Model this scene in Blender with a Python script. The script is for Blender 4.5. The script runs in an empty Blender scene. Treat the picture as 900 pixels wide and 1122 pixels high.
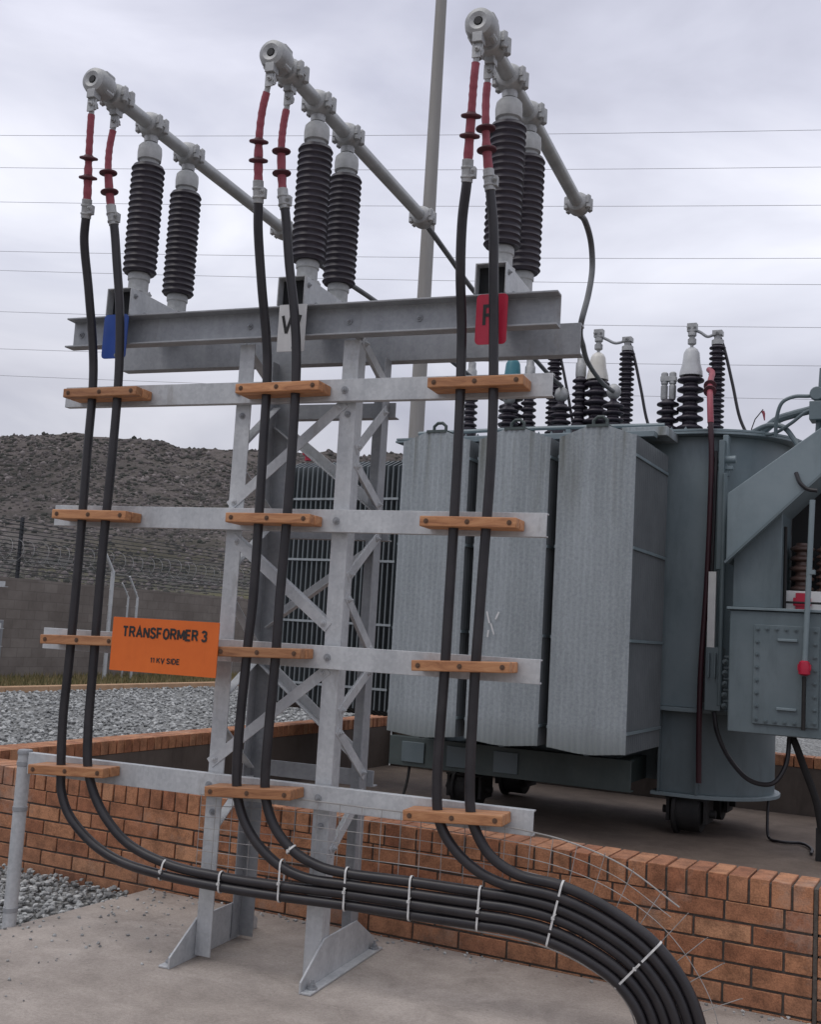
import bpy, bmesh, math, random
from mathutils import Vector, Matrix
random.seed(7)
R = math.radians
COL = bpy.context.scene.collection
scene = bpy.context.scene

# ------------------------------------------------------------------ frames
# world: X along the brick bund wall, Y away from the viewer, Z up.  The steel
# cable support stands turned by DT to the wall.
DT = R(6.434)
FT = Matrix.Rotation(DT, 4, 'Z')
FB = Matrix.Identity(4)

# ------------------------------------------------------------------ mesh builder
class MB:
    def __init__(s):
        s.v = []; s.f = []; s.m = []
    def add(s, vs, fs, mi=0):
        o = len(s.v)
        s.v += [Vector(p) for p in vs]
        for f in fs:
            s.f.append([i + o for i in f]); s.m.append(mi)
    def box(s, x0, x1, y0, y1, z0, z1, mi=0):
        s.add([(x0,y0,z0),(x1,y0,z0),(x1,y1,z0),(x0,y1,z0),(x0,y0,z1),(x1,y0,z1),(x1,y1,z1),(x0,y1,z1)],
              [(0,3,2,1),(4,5,6,7),(0,1,5,4),(1,2,6,5),(2,3,7,6),(3,0,4,7)], mi)
        return s
    def extrude(s, prof, o, u, v, w, mi=0):
        """closed 2-D profile (a,b) -> o + a*u + b*v, swept along vector w"""
        o, u, v, w = Vector(o), Vector(u), Vector(v), Vector(w)
        n = len(prof)
        a = [o + u*p[0] + v*p[1] for p in prof]
        b = [p + w for p in a]
        fs = [(i, (i+1) % n, (i+1) % n + n, i + n) for i in range(n)]
        fs += [tuple(range(n-1, -1, -1)), tuple(range(n, 2*n))]
        if u.cross(v).dot(w) < 0:
            fs = [tuple(reversed(f)) for f in fs]
        s.add(a + b, fs, mi)
        return s
    def beam(s, p0, p1, prof, side, mi=0):
        """profile swept from p0 to p1; profile axis b looks along 'side'"""
        p0, p1 = Vector(p0), Vector(p1)
        w = p1 - p0
        v = Vector(side); v = (v - w * (v.dot(w) / w.dot(w))).normalized()
        u = v.cross(w).normalized()
        return s.extrude(prof, p0, u, v, w, mi)
    def tube(s, pts, r, n=10, closed=False, mi=0):
        pts = [Vector(p) for p in pts]
        m = len(pts)
        rs = r if isinstance(r, (list, tuple)) else [r]*m
        t = []
        for i in range(m):
            a = pts[(i-1) % m] if (closed or i > 0) else pts[i]
            b = pts[(i+1) % m] if (closed or i < m-1) else pts[i]
            d = (b - a)
            t.append(d.normalized() if d.length > 1e-9 else Vector((0,0,1)))
        ref = Vector((0,0,1)) if abs(t[0].z) < .9 else Vector((1,0,0))
        nrm = (ref - t[0]*ref.dot(t[0])).normalized()
        vs = []
        for i in range(m):
            if i:
                nrm = (nrm - t[i]*nrm.dot(t[i]))
                nrm = nrm.normalized() if nrm.length > 1e-6 else t[i].orthogonal().normalized()
            bn = t[i].cross(nrm)
            for k in range(n):
                a = 2*math.pi*k/n
                vs.append(pts[i] + (nrm*math.cos(a) + bn*math.sin(a))*rs[i])
        fs = []
        for i in range(m if closed else m-1):
            j = (i+1) % m
            for k in range(n):
                k2 = (k+1) % n
                fs.append((i*n+k, i*n+k2, j*n+k2, j*n+k))
        if not closed:
            fs.append(tuple(range(n-1, -1, -1)))
            fs.append(tuple((m-1)*n + k for k in range(n)))
        s.add(vs, fs, mi)
        return s
    def cyl(s, p0, p1, r0, r1=None, n=20, mi=0):
        return s.tube([p0, p1], [r0, r0 if r1 is None else r1], n, mi=mi)
    def lathe(s, prof, o, ax=(0,0,1), n=28, mi=0):
        """profile of (r, h) turned about ax through o"""
        o = Vector(o); ax = Vector(ax).normalized()
        u = ax.orthogonal().normalized(); w = ax.cross(u)
        vs = []; fs = []
        for (r, h) in prof:
            for k in range(n):
                a = 2*math.pi*k/n
                vs.append(o + ax*h + (u*math.cos(a) + w*math.sin(a))*max(r, 1e-4))
        for i in range(len(prof)-1):
            for k in range(n):
                k2 = (k+1) % n
                fs.append((i*n+k, i*n+k2, (i+1)*n+k2, (i+1)*n+k))
        fs.append(tuple(range(n-1, -1, -1))); fs.append(tuple((len(prof)-1)*n+k for k in range(n)))
        s.add(vs, fs, mi)
        return s
    def bolt(s, p, d, r=.012, h=.012, mi=0):
        p, d = Vector(p), Vector(d).normalized()
        s.cyl(p - d*.002, p + d*h*.35, r*1.55, n=12, mi=mi)
        s.cyl(p + d*h*.35, p + d*h, r, n=6, mi=mi)
        s.cyl(p + d*h, p + d*h*1.7, r*.5, n=8, mi=mi)
        return s

def props(o, label=None, cat=None, group=None, kind=None):
    if label: o['label'] = label
    if cat: o['category'] = cat
    if group: o['group'] = group
    if kind: o['kind'] = kind
    return o

ORG = {}
def thing(name, label, cat, loc, frame=FB, group=None):
    e = bpy.data.objects.new(name, None)
    COL.objects.link(e)
    e.empty_display_size = .1
    e.matrix_world = frame @ Matrix.Translation(Vector(loc))
    ORG[e.name] = (Vector(loc), frame)
    return props(e, label, cat, group)

def mk(name, mb, mats, parent=None, loc=None, frame=FB, sharp=35, bevel=0, label=None, cat=None, group=None, kind=None):
    me = bpy.data.meshes.new(name)
    if parent is not None:
        org, frame = ORG[parent.name]
    else:
        org = Vector(loc if loc is not None else (0,0,0))
    me.from_pydata([tuple(v - org) for v in mb.v], [], mb.f)
    if not isinstance(mats, (list, tuple)): mats = [mats]
    for m in mats: me.materials.append(m)
    me.polygons.foreach_set('material_index', mb.m)
    me.polygons.foreach_set('use_smooth', [sharp > 0]*len(me.polygons))
    me.update()
    if sharp > 0: me.set_sharp_from_angle(angle=R(sharp))
    o = bpy.data.objects.new(name, me)
    COL.objects.link(o)
    if parent is not None:
        o.parent = parent
        ORG[o.name] = (org, frame)
    else:
        o.matrix_world = frame @ Matrix.Translation(org)
        ORG[o.name] = (org, frame)
    if bevel:
        b = o.modifiers.new('bevel', 'BEVEL'); b.width = bevel; b.segments = 2; b.limit_method = 'ANGLE'; b.angle_limit = R(40)
    return props(o, label, cat, group, kind)

BOLTS = {}
def bolts(specs, mat, parent):
    """one object per bolt, sharing one mesh per size; specs are (point, direction, radius, height)"""
    org, fr_ = ORG[parent.name]
    for p, d, r, h in specs:
        key = (round(r, 4), round(h, 4), mat.name)
        if key not in BOLTS:
            q = MB().bolt((0,0,0), (0,0,1), r, h)
            me = bpy.data.meshes.new('bolt')
            me.from_pydata([tuple(v) for v in q.v], [], q.f); me.materials.append(mat); me.update()
            BOLTS[key] = me
        o = bpy.data.objects.new('bolt', BOLTS[key]); COL.objects.link(o)
        o.parent = parent
        o.matrix_local = Matrix.Translation(Vector(p) - org) @ Vector(d).to_track_quat('Z', 'Y').to_matrix().to_4x4()

def copy_tree(o, parent=None):
    c = o.copy(); COL.objects.link(c)
    if parent is not None: c.parent = parent
    for ch in list(o.children): copy_tree(ch, c)
    return c

def put(o, loc, frame=FB, rz=0):
    o.matrix_world = frame @ Matrix.Translation(Vector(loc)) @ Matrix.Rotation(rz, 4, 'Z')

def spline(pts, n=10):
    """centripetal-like Catmull-Rom through pts"""
    P = [Vector(p) for p in pts]
    P = [P[0]*2 - P[1]] + P + [P[-1]*2 - P[-2]]
    out = []
    for i in range(1, len(P)-2):
        p0, p1, p2, p3 = P[i-1:i+3]
        d1 = max((p1-p0).length, 1e-4)**.5; d2 = max((p2-p1).length, 1e-4)**.5; d3 = max((p3-p2).length, 1e-4)**.5
        m1 = (p2-p1) + ((p1-p0)/d1 - (p2-p0)/(d1+d2))*d2
        m2 = (p2-p1) + ((p3-p2)/d3 - (p3-p1)/(d2+d3))*d2
        for k in range(n):
            t = k/n
            out.append(p1*(2*t**3-3*t*t+1) + m1*(t**3-2*t*t+t) + p2*(-2*t**3+3*t*t) + m2*(t**3-t*t))
    out.append(P[-2])
    return out

L_ = lambda a, t: [(0,0),(a,0),(a,t),(t,t),(t,a),(0,a)]

# ------------------------------------------------------------------ materials
def newmat(name):
    m = bpy.data.materials.new(name); m.use_nodes = True
    nt = m.node_tree
    b = nt.nodes['Principled BSDF']
    return m, nt, b
def N(nt, t, **kw):
    n = nt.nodes.new(t)
    for k, v in kw.items():
        if k == 'inp':
            for a, c in v.items(): n.inputs[a].default_value = c
        else: setattr(n, k, v)
    return n
def ramp(nt, stops, interp='LINEAR'):
    r = nt.nodes.new('ShaderNodeValToRGB'); r.color_ramp.interpolation = interp
    e = r.color_ramp.elements
    while len(e) < len(stops): e.new(.5)
    for el, (p, c) in zip(e, stops):
        el.position = p; el.color = (*c, 1) if len(c) == 3 else c
    return r
def coords(nt, scale=(1,1,1), kind='Object', rot=(0,0,0)):
    tc = nt.nodes.new('ShaderNodeTexCoord'); mp = nt.nodes.new('ShaderNodeMapping')
    mp.inputs['Scale'].default_value = scale; mp.inputs['Rotation'].default_value = rot
    nt.links.new(tc.outputs[kind], mp.inputs[0])
    return mp
def noise(nt, mp, scale, detail=5, rough=.6, dist=0):
    n = N(nt, 'ShaderNodeTexNoise', inp={'Scale': scale, 'Detail': detail, 'Roughness': rough, 'Distortion': dist})
    nt.links.new(mp.outputs[0], n.inputs['Vector'])
    return n
def bump(nt, b, src, strength=.3, dist=.01):
    bp = N(nt, 'ShaderNodeBump', inp={'Strength': strength, 'Distance': dist})
    nt.links.new(src, bp.inputs['Height']); nt.links.new(bp.outputs[0], b.inputs['Normal'])
    return bp
def mixc(nt, fac, a, c, blend='MIX'):
    m = N(nt, 'ShaderNodeMix', data_type='RGBA', blend_type=blend)
    for k, s in ((0, fac), (6, a), (7, c)):
        if hasattr(s, 'is_linked') or hasattr(s, 'links'): nt.links.new(s, m.inputs[k])
        elif k == 0: m.inputs[0].default_value = s
        else: m.inputs[k].default_value = (*s, 1)
    return m.outputs[2]

def simple(name, c1, c2, rough=(.45,.65), metal=0, scale=6, detail=6, bmp=.1, bscale=60, stretch=(1,1,1), spec=.5, dirt=0):
    m, nt, b = newmat(name)
    mp = coords(nt, stretch)
    n = noise(nt, mp, scale, detail, .65)
    r = ramp(nt, [(.32, c1), (.68, c2)])
    nt.links.new(n.outputs[0], r.inputs[0])
    col = r.outputs[0]
    if dirt:
        n3 = noise(nt, coords(nt, (1,1,.25)), 3.5, 8, .7)
        rr = ramp(nt, [(.5, (0,0,0)), (.72, (1,1,1))])
        nt.links.new(n3.outputs[0], rr.inputs[0])
        mm = N(nt, 'ShaderNodeMath', operation='MULTIPLY', inp={1: dirt}); nt.links.new(rr.outputs[0], mm.inputs[0])
        col = mixc(nt, mm.outputs[0], col, tuple(x*.45 for x in c1))
    nt.links.new(col, b.inputs['Base Color'])
    mr = N(nt, 'ShaderNodeMapRange', inp={3: rough[0], 4: rough[1]})
    nt.links.new(n.outputs[0], mr.inputs[0]); nt.links.new(mr.outputs[0], b.inputs['Roughness'])
    b.inputs['Metallic'].default_value = metal
    b.inputs['Specular IOR Level'].default_value = spec
    if bmp:
        n2 = noise(nt, mp, bscale, 4, .6)
        bump(nt, b, n2.outputs[0], bmp, .004)
    return m

def galv(name, lo, hi, metal=.35):
    m, nt, b = newmat(name)
    mp = coords(nt)
    v = N(nt, 'ShaderNodeTexVoronoi', inp={'Scale': 70.}); nt.links.new(mp.outputs[0], v.inputs['Vector'])
    n = noise(nt, mp, 5, 7, .7)
    n2 = noise(nt, coords(nt, (1,1,.15)), 11, 5, .7)
    sep = N(nt, 'ShaderNodeSeparateColor'); nt.links.new(v.outputs['Color'], sep.inputs[0])
    a = N(nt, 'ShaderNodeMath', operation='MULTIPLY', inp={1: .09}); nt.links.new(sep.outputs[0], a.inputs[0])
    a2 = N(nt, 'ShaderNodeMath', operation='MULTIPLY', inp={1: .5}); nt.links.new(n.outputs[0], a2.inputs[0])
    a3 = N(nt, 'ShaderNodeMath', operation='MULTIPLY', inp={1: .4}); nt.links.new(n2.outputs[0], a3.inputs[0])
    s1 = N(nt, 'ShaderNodeMath', operation='ADD'); nt.links.new(a.outputs[0], s1.inputs[0]); nt.links.new(a2.outputs[0], s1.inputs[1])
    s2 = N(nt, 'ShaderNodeMath', operation='ADD'); nt.links.new(s1.outputs[0], s2.inputs[0]); nt.links.new(a3.outputs[0], s2.inputs[1])
    r = ramp(nt, [(.36, lo), (.68, hi)]); nt.links.new(s2.outputs[0], r.inputs[0])
    ns_ = noise(nt, coords(nt, (1,1,.35)), 7, 8, .75); rs_ = ramp(nt, [(.58, (0,0,0)), (.74, (.5,.5,.5))]); nt.links.new(ns_.outputs[0], rs_.inputs[0])
    cc = mixc(nt, rs_.outputs[0], r.outputs[0], (.20,.175,.15))
    nt.links.new(cc, b.inputs['Base Color'])
    b.inputs['Metallic'].default_value = metal
    mr = N(nt, 'ShaderNodeMapRange', inp={3: .42, 4: .68}); nt.links.new(n.outputs[0], mr.inputs[0]); nt.links.new(mr.outputs[0], b.inputs['Roughness'])
    bump(nt, b, n.outputs[0], .12, .004)
    return m

M = {}
def radmat():
    m, nt, b = newmat('radiator_paint')
    mp = coords(nt)
    n = noise(nt, mp, 45, 4, .7); n2 = noise(nt, coords(nt, (1,1,.2)), 5, 8, .7)
    r = ramp(nt, [(.3, (.28,.312,.33)), (.7, (.40,.44,.462))]); nt.links.new(n.outputs[0], r.inputs[0])
    r2 = ramp(nt, [(.3, (.72,.73,.73)), (.62, (1.04,1.04,1.04))]); nt.links.new(n2.outputs[0], r2.inputs[0])
    c = mixc(nt, .8, r.outputs[0], r2.outputs[0], 'MULTIPLY')
    # run-off stains below the top of each panel
    tc = N(nt, 'ShaderNodeTexCoord'); sp = N(nt, 'ShaderNodeSeparateXYZ'); nt.links.new(tc.outputs['Object'], sp.inputs[0])
    mr = N(nt, 'ShaderNodeMapRange', inp={1: 2.15, 2: 2.9}); nt.links.new(sp.outputs[2], mr.inputs[0])
    n3 = noise(nt, coords(nt, (1,1,.06)), 9, 5, .6)
    r3 = ramp(nt, [(.48, (0,0,0)), (.64, (1,1,1))]); nt.links.new(n3.outputs[0], r3.inputs[0])
    mm = N(nt, 'ShaderNodeMath', operation='MULTIPLY'); nt.links.new(mr.outputs[0], mm.inputs[0]); nt.links.new(r3.outputs[0], mm.inputs[1])
    m2 = N(nt, 'ShaderNodeMath', operation='MULTIPLY', inp={1: .75}); nt.links.new(mm.outputs[0], m2.inputs[0])
    c = mixc(nt, m2.outputs[0], c, (.10,.10,.07))
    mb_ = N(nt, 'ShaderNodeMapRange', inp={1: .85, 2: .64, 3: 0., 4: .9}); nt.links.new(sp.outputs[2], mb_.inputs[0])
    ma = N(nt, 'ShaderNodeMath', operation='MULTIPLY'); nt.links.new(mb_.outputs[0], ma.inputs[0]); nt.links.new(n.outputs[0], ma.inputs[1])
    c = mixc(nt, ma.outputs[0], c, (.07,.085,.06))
    nt.links.new(c, b.inputs['Base Color']); b.inputs['Roughness'].default_value = .6; b.inputs['Metallic'].default_value = .1
    bump(nt, b, n.outputs[0], .15, .003)
    return m
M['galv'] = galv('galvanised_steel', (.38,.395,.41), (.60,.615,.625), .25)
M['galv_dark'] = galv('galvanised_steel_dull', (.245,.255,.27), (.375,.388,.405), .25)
M['alu'] = simple('cast_aluminium', (.27,.275,.275), (.46,.465,.465), (.4,.6), .4, 14, bmp=.25, bscale=120)
M['tube'] = simple('aluminium_tube', (.34,.35,.35), (.46,.47,.47), (.38,.5), .4, 9, bmp=.05)
M['porc'] = simple('brown_black_porcelain', (.017,.013,.022), (.034,.027,.04), (.35,.55), 0, 12, bmp=0)
M['cement'] = simple('insulator_cement_cap', (.33,.34,.34), (.50,.51,.515), (.6,.8), 0.05, 20, bmp=.2)
M['cable'] = simple('black_cable_sheath', (.011,.010,.013), (.026,.023,.026), (.30,.5), 0, 9, bmp=.05, dirt=0)
M['red'] = simple('red_heatshrink', (.25,.042,.062), (.34,.075,.10), (.45,.65), 0, 25, bmp=.3, bscale=35)
M['shed'] = simple('dark_red_shed', (.06,.014,.02), (.09,.02,.03), (.5,.6), 0, 15, bmp=0)
M['tie'] = simple('white_cable_tie', (.5,.5,.5), (.72,.72,.70), (.4,.6), 0, 30, bmp=0)
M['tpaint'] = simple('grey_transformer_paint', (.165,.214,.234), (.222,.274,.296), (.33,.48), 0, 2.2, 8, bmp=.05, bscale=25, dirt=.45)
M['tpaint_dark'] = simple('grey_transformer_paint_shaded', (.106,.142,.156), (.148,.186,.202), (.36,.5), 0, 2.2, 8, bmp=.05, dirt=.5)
M['tgreen'] = simple('dark_green_grey_paint', (.045,.065,.064), (.075,.095,.092), (.45,.6), 0, 4, bmp=.05, dirt=.5)
M['radiator'] = radmat()
M['fin_inner'] = simple('inner_fin_painted_shade', (.085,.10,.108), (.125,.14,.15), (.5,.65), 0, 3, 9, bmp=.05)  # darker colour stands in for the shade between the fins
M['fin_edge'] = simple('far_radiator_paint', (.12,.14,.15), (.17,.19,.2), (.45,.6), .1, 3, 9, bmp=.08, bscale=50)
M['cond'] = simple('dull_grey_conductor', (.10,.105,.11), (.16,.165,.17), (.45,.6), .3, 9, bmp=.1)
M['wheel'] = simple('dark_grease_steel', (.012,.012,.013), (.03,.028,.027), (.6,.85), .2, 8, bmp=.2)
M['darkcav'] = simple('dark_interior', (.01,.011,.013), (.018,.019,.02), (.7,.9), 0, 6, bmp=0)
M['white'] = simple('white_enamel', (.62,.62,.62), (.74,.74,.73), (.35,.5), 0, 8, bmp=0, dirt=.2)
M['blue'] = simple('blue_enamel', (.015,.06,.28), (.025,.08,.36), (.35,.5), 0, 8, bmp=0)
M['redsign'] = simple('red_enamel', (.40,.008,.035), (.5,.015,.05), (.35,.5), 0, 8, bmp=0)
M['black'] = simple('black_lettering', (.012,.012,.012), (.02,.02,.02), (.5,.6), 0, 8, bmp=0)
M['orange'] = simple('orange_sign_enamel', (.60,.115,.012), (.70,.15,.018), (.4,.55), 0, 3, bmp=0, dirt=.18)
M['teal'] = simple('teal_cover', (.02,.13,.17), (.03,.17,.21), (.4,.5), 0, 8, bmp=0)
M['cream'] = simple('cream_glaze', (.55,.53,.48), (.68,.66,.62), (.25,.4), 0, 8, bmp=0)
M['greycone'] = simple('grey_glaze', (.42,.43,.44), (.55,.56,.57), (.3,.45), 0, 8, bmp=0)
M['copper'] = simple('brown_glaze_coil', (.075,.045,.038), (.13,.08,.065), (.35,.5), 0, 8, bmp=0)
M['mast'] = simple('weathered_mast', (.24,.225,.21), (.32,.31,.295), (.55,.7), .1, 4, bmp=.1, stretch=(1,1,.1))
M['wire'] = simple('overhead_wire_metal', (.36,.36,.38), (.46,.46,.48), (.5,.6), .0, 4, bmp=0)
M['fence'] = simple('dark_fence_metal', (.02,.023,.028), (.04,.043,.05), (.5,.7), .3, 4, bmp=0)
M['razor'] = simple('razor_wire_metal', (.20,.20,.20), (.30,.30,.30), (.4,.6), .4, 4, bmp=0)
M['meshwire'] = simple('zinc_mesh_wire', (.28,.27,.26), (.42,.41,.40), (.4,.6), .3, 12, bmp=0)
M['copr'] = simple('red_brown_cable_sheath', (.030,.009,.014), (.05,.013,.02), (.4,.55), 0, 9, bmp=0)

M['woodbolt'] = simple('rusty_bolt_head', (.09,.05,.03), (.16,.09,.055), (.6,.8), .1, 30, bmp=.2)
def wood():
    m, nt, b = newmat('varnished_hardwood')
    oi = N(nt, 'ShaderNodeObjectInfo')
    mp = coords(nt, (1, 6, 6))
    ad = N(nt, 'ShaderNodeVectorMath', operation='ADD'); nt.links.new(mp.outputs[0], ad.inputs[0])
    sc = N(nt, 'ShaderNodeMath', operation='MULTIPLY', inp={1: 37.}); nt.links.new(oi.outputs['Random'], sc.inputs[0])
    nt.links.new(sc.outputs[0], ad.inputs[1])
    n = N(nt, 'ShaderNodeTexNoise', inp={'Scale': 5., 'Detail': 7., 'Roughness': .7, 'Distortion': 1.2}); nt.links.new(ad.outputs[0], n.inputs['Vector'])
    r = ramp(nt, [(.3, (.25,.10,.042)), (.5, (.45,.205,.09)), (.75, (.60,.32,.155))]); nt.links.new(n.outputs[0], r.inputs[0])
    hv = N(nt, 'ShaderNodeHueSaturation')
    mr = N(nt, 'ShaderNodeMapRange', inp={3: .72, 4: 1.12}); nt.links.new(oi.outputs['Random'], mr.inputs[0]); nt.links.new(mr.outputs[0], hv.inputs['Value'])
    nt.links.new(r.outputs[0], hv.inputs['Color']); nt.links.new(hv.outputs[0], b.inputs['Base Color'])
    b.inputs['Roughness'].default_value = .55
    bump(nt, b, n.outputs[0], .25, .003)
    return m
M['wood'] = wood()

def brickmat():
    m, nt, b = newmat('clay_face_brick')
    g = N(nt, 'ShaderNodeNewGeometry')
    r = ramp(nt, [(0, (.36,.145,.075)), (.25, (.47,.215,.112)), (.5, (.54,.255,.132)), (.75, (.42,.17,.088)), (1, (.58,.30,.165))])
    nt.links.new(g.outputs['Random Per Island'], r.inputs[0])
    mp = coords(nt)
    n = noise(nt, mp, 10, 6, .7)
    r2 = ramp(nt, [(.38, (.22,.20,.19)), (.58, (1,1,1))]); nt.links.new(n.outputs[0], r2.inputs[0])
    c = mixc(nt, .55, r.outputs[0], r2.outputs[0], 'MULTIPLY')
    n2 = noise(nt, mp, 160, 3, .6)
    r3 = ramp(nt, [(.35, (.6,.6,.6)), (.6, (1.05,1.05,1.05))]); nt.links.new(n2.outputs[0], r3.inputs[0])
    c = mixc(nt, .6, c, r3.outputs[0], 'MULTIPLY')
    n4 = noise(nt, mp, 3.2, 8, .72)
    r4 = ramp(nt, [(.56, (0,0,0)), (.75, (.5,.5,.5))]); nt.links.new(n4.outputs[0], r4.inputs[0])
    c = mixc(nt, r4.outputs[0], c, (.42,.36,.31))
    tc = N(nt, 'ShaderNodeTexCoord'); sp = N(nt, 'ShaderNodeSeparateXYZ'); nt.links.new(tc.outputs['Object'], sp.inputs[0])
    mr = N(nt, 'ShaderNodeMapRange', inp={1: .16, 2: -.02, 3: 0., 4: .55}); nt.links.new(sp.outputs[2], mr.inputs[0])
    mm = N(nt, 'ShaderNodeMath', operation='MULTIPLY'); nt.links.new(mr.outputs[0], mm.inputs[0]); nt.links.new(n4.outputs[0], mm.inputs[1])
    c = mixc(nt, mm.outputs[0], c, (.10,.075,.06))
    nt.links.new(c, b.inputs['Base Color'])
    b.inputs['Roughness'].default_value = .88
    bump(nt, b, n2.outputs[0], .5, .004)
    return m
M['brick'] = brickmat()
M['mortar'] = simple('grey_brown_mortar', (.075,.065,.058), (.13,.115,.10), (.9,1), 0, 40, bmp=.5, bscale=200)
M['plaster'] = simple('dark_cement_plaster', (.085,.066,.056), (.13,.105,.09), (.85,.95), 0, 2.5, 8, bmp=.25, bscale=80, dirt=.6)

def concrete(name, c1, c2, c3, wet=False):
    m, nt, b = newmat(name)
    mp = coords(nt)
    n = noise(nt, mp, .8, 9, .62)
    n2 = noise(nt, mp, 4.5, 8, .7, .4)
    n3 = noise(nt, mp, 70, 4, .7)
    r = ramp(nt, [(.3, c1), (.52, c2), (.72, c3)]); nt.links.new(n.outputs[0], r.inputs[0])
    r2 = ramp(nt, [(.3, (.62,.61,.60)), (.62, (1.06,1.06,1.06))]); nt.links.new(n2.outputs[0], r2.inputs[0])
    r3 = ramp(nt, [(.3, (.72,.72,.72)), (.6, (1.05,1.05,1.05))]); nt.links.new(n3.outputs[0], r3.inputs[0])
    c = mixc(nt, .8, r.outputs[0], r2.outputs[0], 'MULTIPLY'); c = mixc(nt, .7, c, r3.outputs[0], 'MULTIPLY')
    v = N(nt, 'ShaderNodeTexVoronoi', feature='F1', inp={'Scale': 9., 'Randomness': 1.}); nt.links.new(mp.outputs[0], v.inputs['Vector'])
    rv = ramp(nt, [(.035, (.45,.44,.43)), (.06, (1,1,1))]); nt.links.new(v.outputs['Distance'], rv.inputs[0])
    c = mixc(nt, .35, c, rv.outputs[0], 'MULTIPLY')
    nt.links.new(c, b.inputs['Base Color'])
    wv_ = noise(nt, mp, 2.2, 6, .6)
    vm = N(nt, 'ShaderNodeVectorMath', operation='MULTIPLY_ADD', inp={1: (.5,.5,.5)}); nt.links.new(wv_.outputs['Color'], vm.inputs[0]); nt.links.new(mp.outputs[0], vm.inputs[2])
    vc = N(nt, 'ShaderNodeTexVoronoi', feature='DISTANCE_TO_EDGE', inp={'Scale': .42}); nt.links.new(vm.outputs[0], vc.inputs['Vector'])
    rc = ramp(nt, [(.0012, (.45,.43,.42)), (.0035, (1,1,1))]); nt.links.new(vc.outputs['Distance'], rc.inputs[0])
    c = mixc(nt, .22, c, rc.outputs[0], 'MULTIPLY')
    ng = noise(nt, mp, 240, 2, .5); rg = ramp(nt, [(.3, (.55,.54,.53)), (.44, (1,1,1)), (.62, (1,1,1)), (.74, (1.3,1.28,1.25))]); nt.links.new(ng.outputs[0], rg.inputs[0])
    c = mixc(nt, .7, c, rg.outputs[0], 'MULTIPLY')
    nt.links.new(c, b.inputs['Base Color'])
    b.inputs['Roughness'].default_value = .85
    ad = N(nt, 'ShaderNodeMath', operation='ADD'); nt.links.new(n3.outputs[0], ad.inputs[0]); nt.links.new(n2.outputs[0], ad.inputs[1])
    bump(nt, b, ad.outputs[0], .35, .006)
    return m
M['slab'] = concrete('foreground_concrete', (.33,.285,.25), (.41,.36,.322), (.48,.428,.386))
M['bundfloor'] = concrete('stained_bund_concrete', (.12,.088,.07), (.175,.132,.105), (.225,.178,.148))

def stone(name, cols, island=True):
    m, nt, b = newmat(name)
    if island:
        g = N(nt, 'ShaderNodeNewGeometry'); src = g.outputs['Random Per Island']
    else:
        mp = coords(nt); v = N(nt, 'ShaderNodeTexVoronoi', inp={'Scale': 26.}); nt.links.new(mp.outputs[0], v.inputs['Vector'])
        sep = N(nt, 'ShaderNodeSeparateColor'); nt.links.new(v.outputs['Color'], sep.inputs[0]); src = sep.outputs[0]
    r = ramp(nt, cols); nt.links.new(src, r.inputs[0])
    c = r.outputs[0]
    if not island:
        r2 = ramp(nt, [(.25, (1,1,1)), (.7, (.3,.3,.3))]); nt.links.new(v.outputs['Distance'], r2.inputs[0])
        c = mixc(nt, .9, c, r2.outputs[0], 'MULTIPLY')
        n = noise(nt, mp, .5, 6, .6); r3 = ramp(nt, [(.35, (.75,.74,.72)), (.65, (1.05,1.05,1.05))]); nt.links.new(n.outputs[0], r3.inputs[0])
        c = mixc(nt, .8, c, r3.outputs[0], 'MULTIPLY')
        inv = N(nt, 'ShaderNodeMath', operation='MULTIPLY', inp={1: -1.}); nt.links.new(v.outputs['Distance'], inv.inputs[0])
        bump(nt, b, inv.outputs[0], .8, .03)
    nt.links.new(c, b.inputs['Base Color']); b.inputs['Roughness'].default_value = .9
    return m
SC = [(0, (.17,.172,.172)), (.4, (.29,.295,.292)), (.75, (.39,.40,.395)), (1, (.50,.505,.495))]
M['stone'] = stone('crushed_stone', SC)
M['gravel'] = stone('gravel_bed', SC, False)

def grassmat():
    m, nt, b = newmat('dry_green_grass')
    g = N(nt, 'ShaderNodeNewGeometry')
    r = ramp(nt, [(0, (.075,.085,.03)), (.45, (.16,.135,.055)), (1, (.26,.19,.095))]); nt.links.new(g.outputs['Random Per Island'], r.inputs[0])
    nt.links.new(r.outputs[0], b.inputs['Base Color']); b.inputs['Roughness'].default_value = .8
    return m
M['grass'] = grassmat()
M['soil'] = simple('verge_soil', (.09,.085,.04), (.17,.145,.08), (.9,1), 0, 3, bmp=.4, bscale=40)
M['kerb'] = simple('kerb_brick', (.36,.22,.13), (.48,.31,.19), (.8,.95), 0, 5, bmp=.3)

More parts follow.
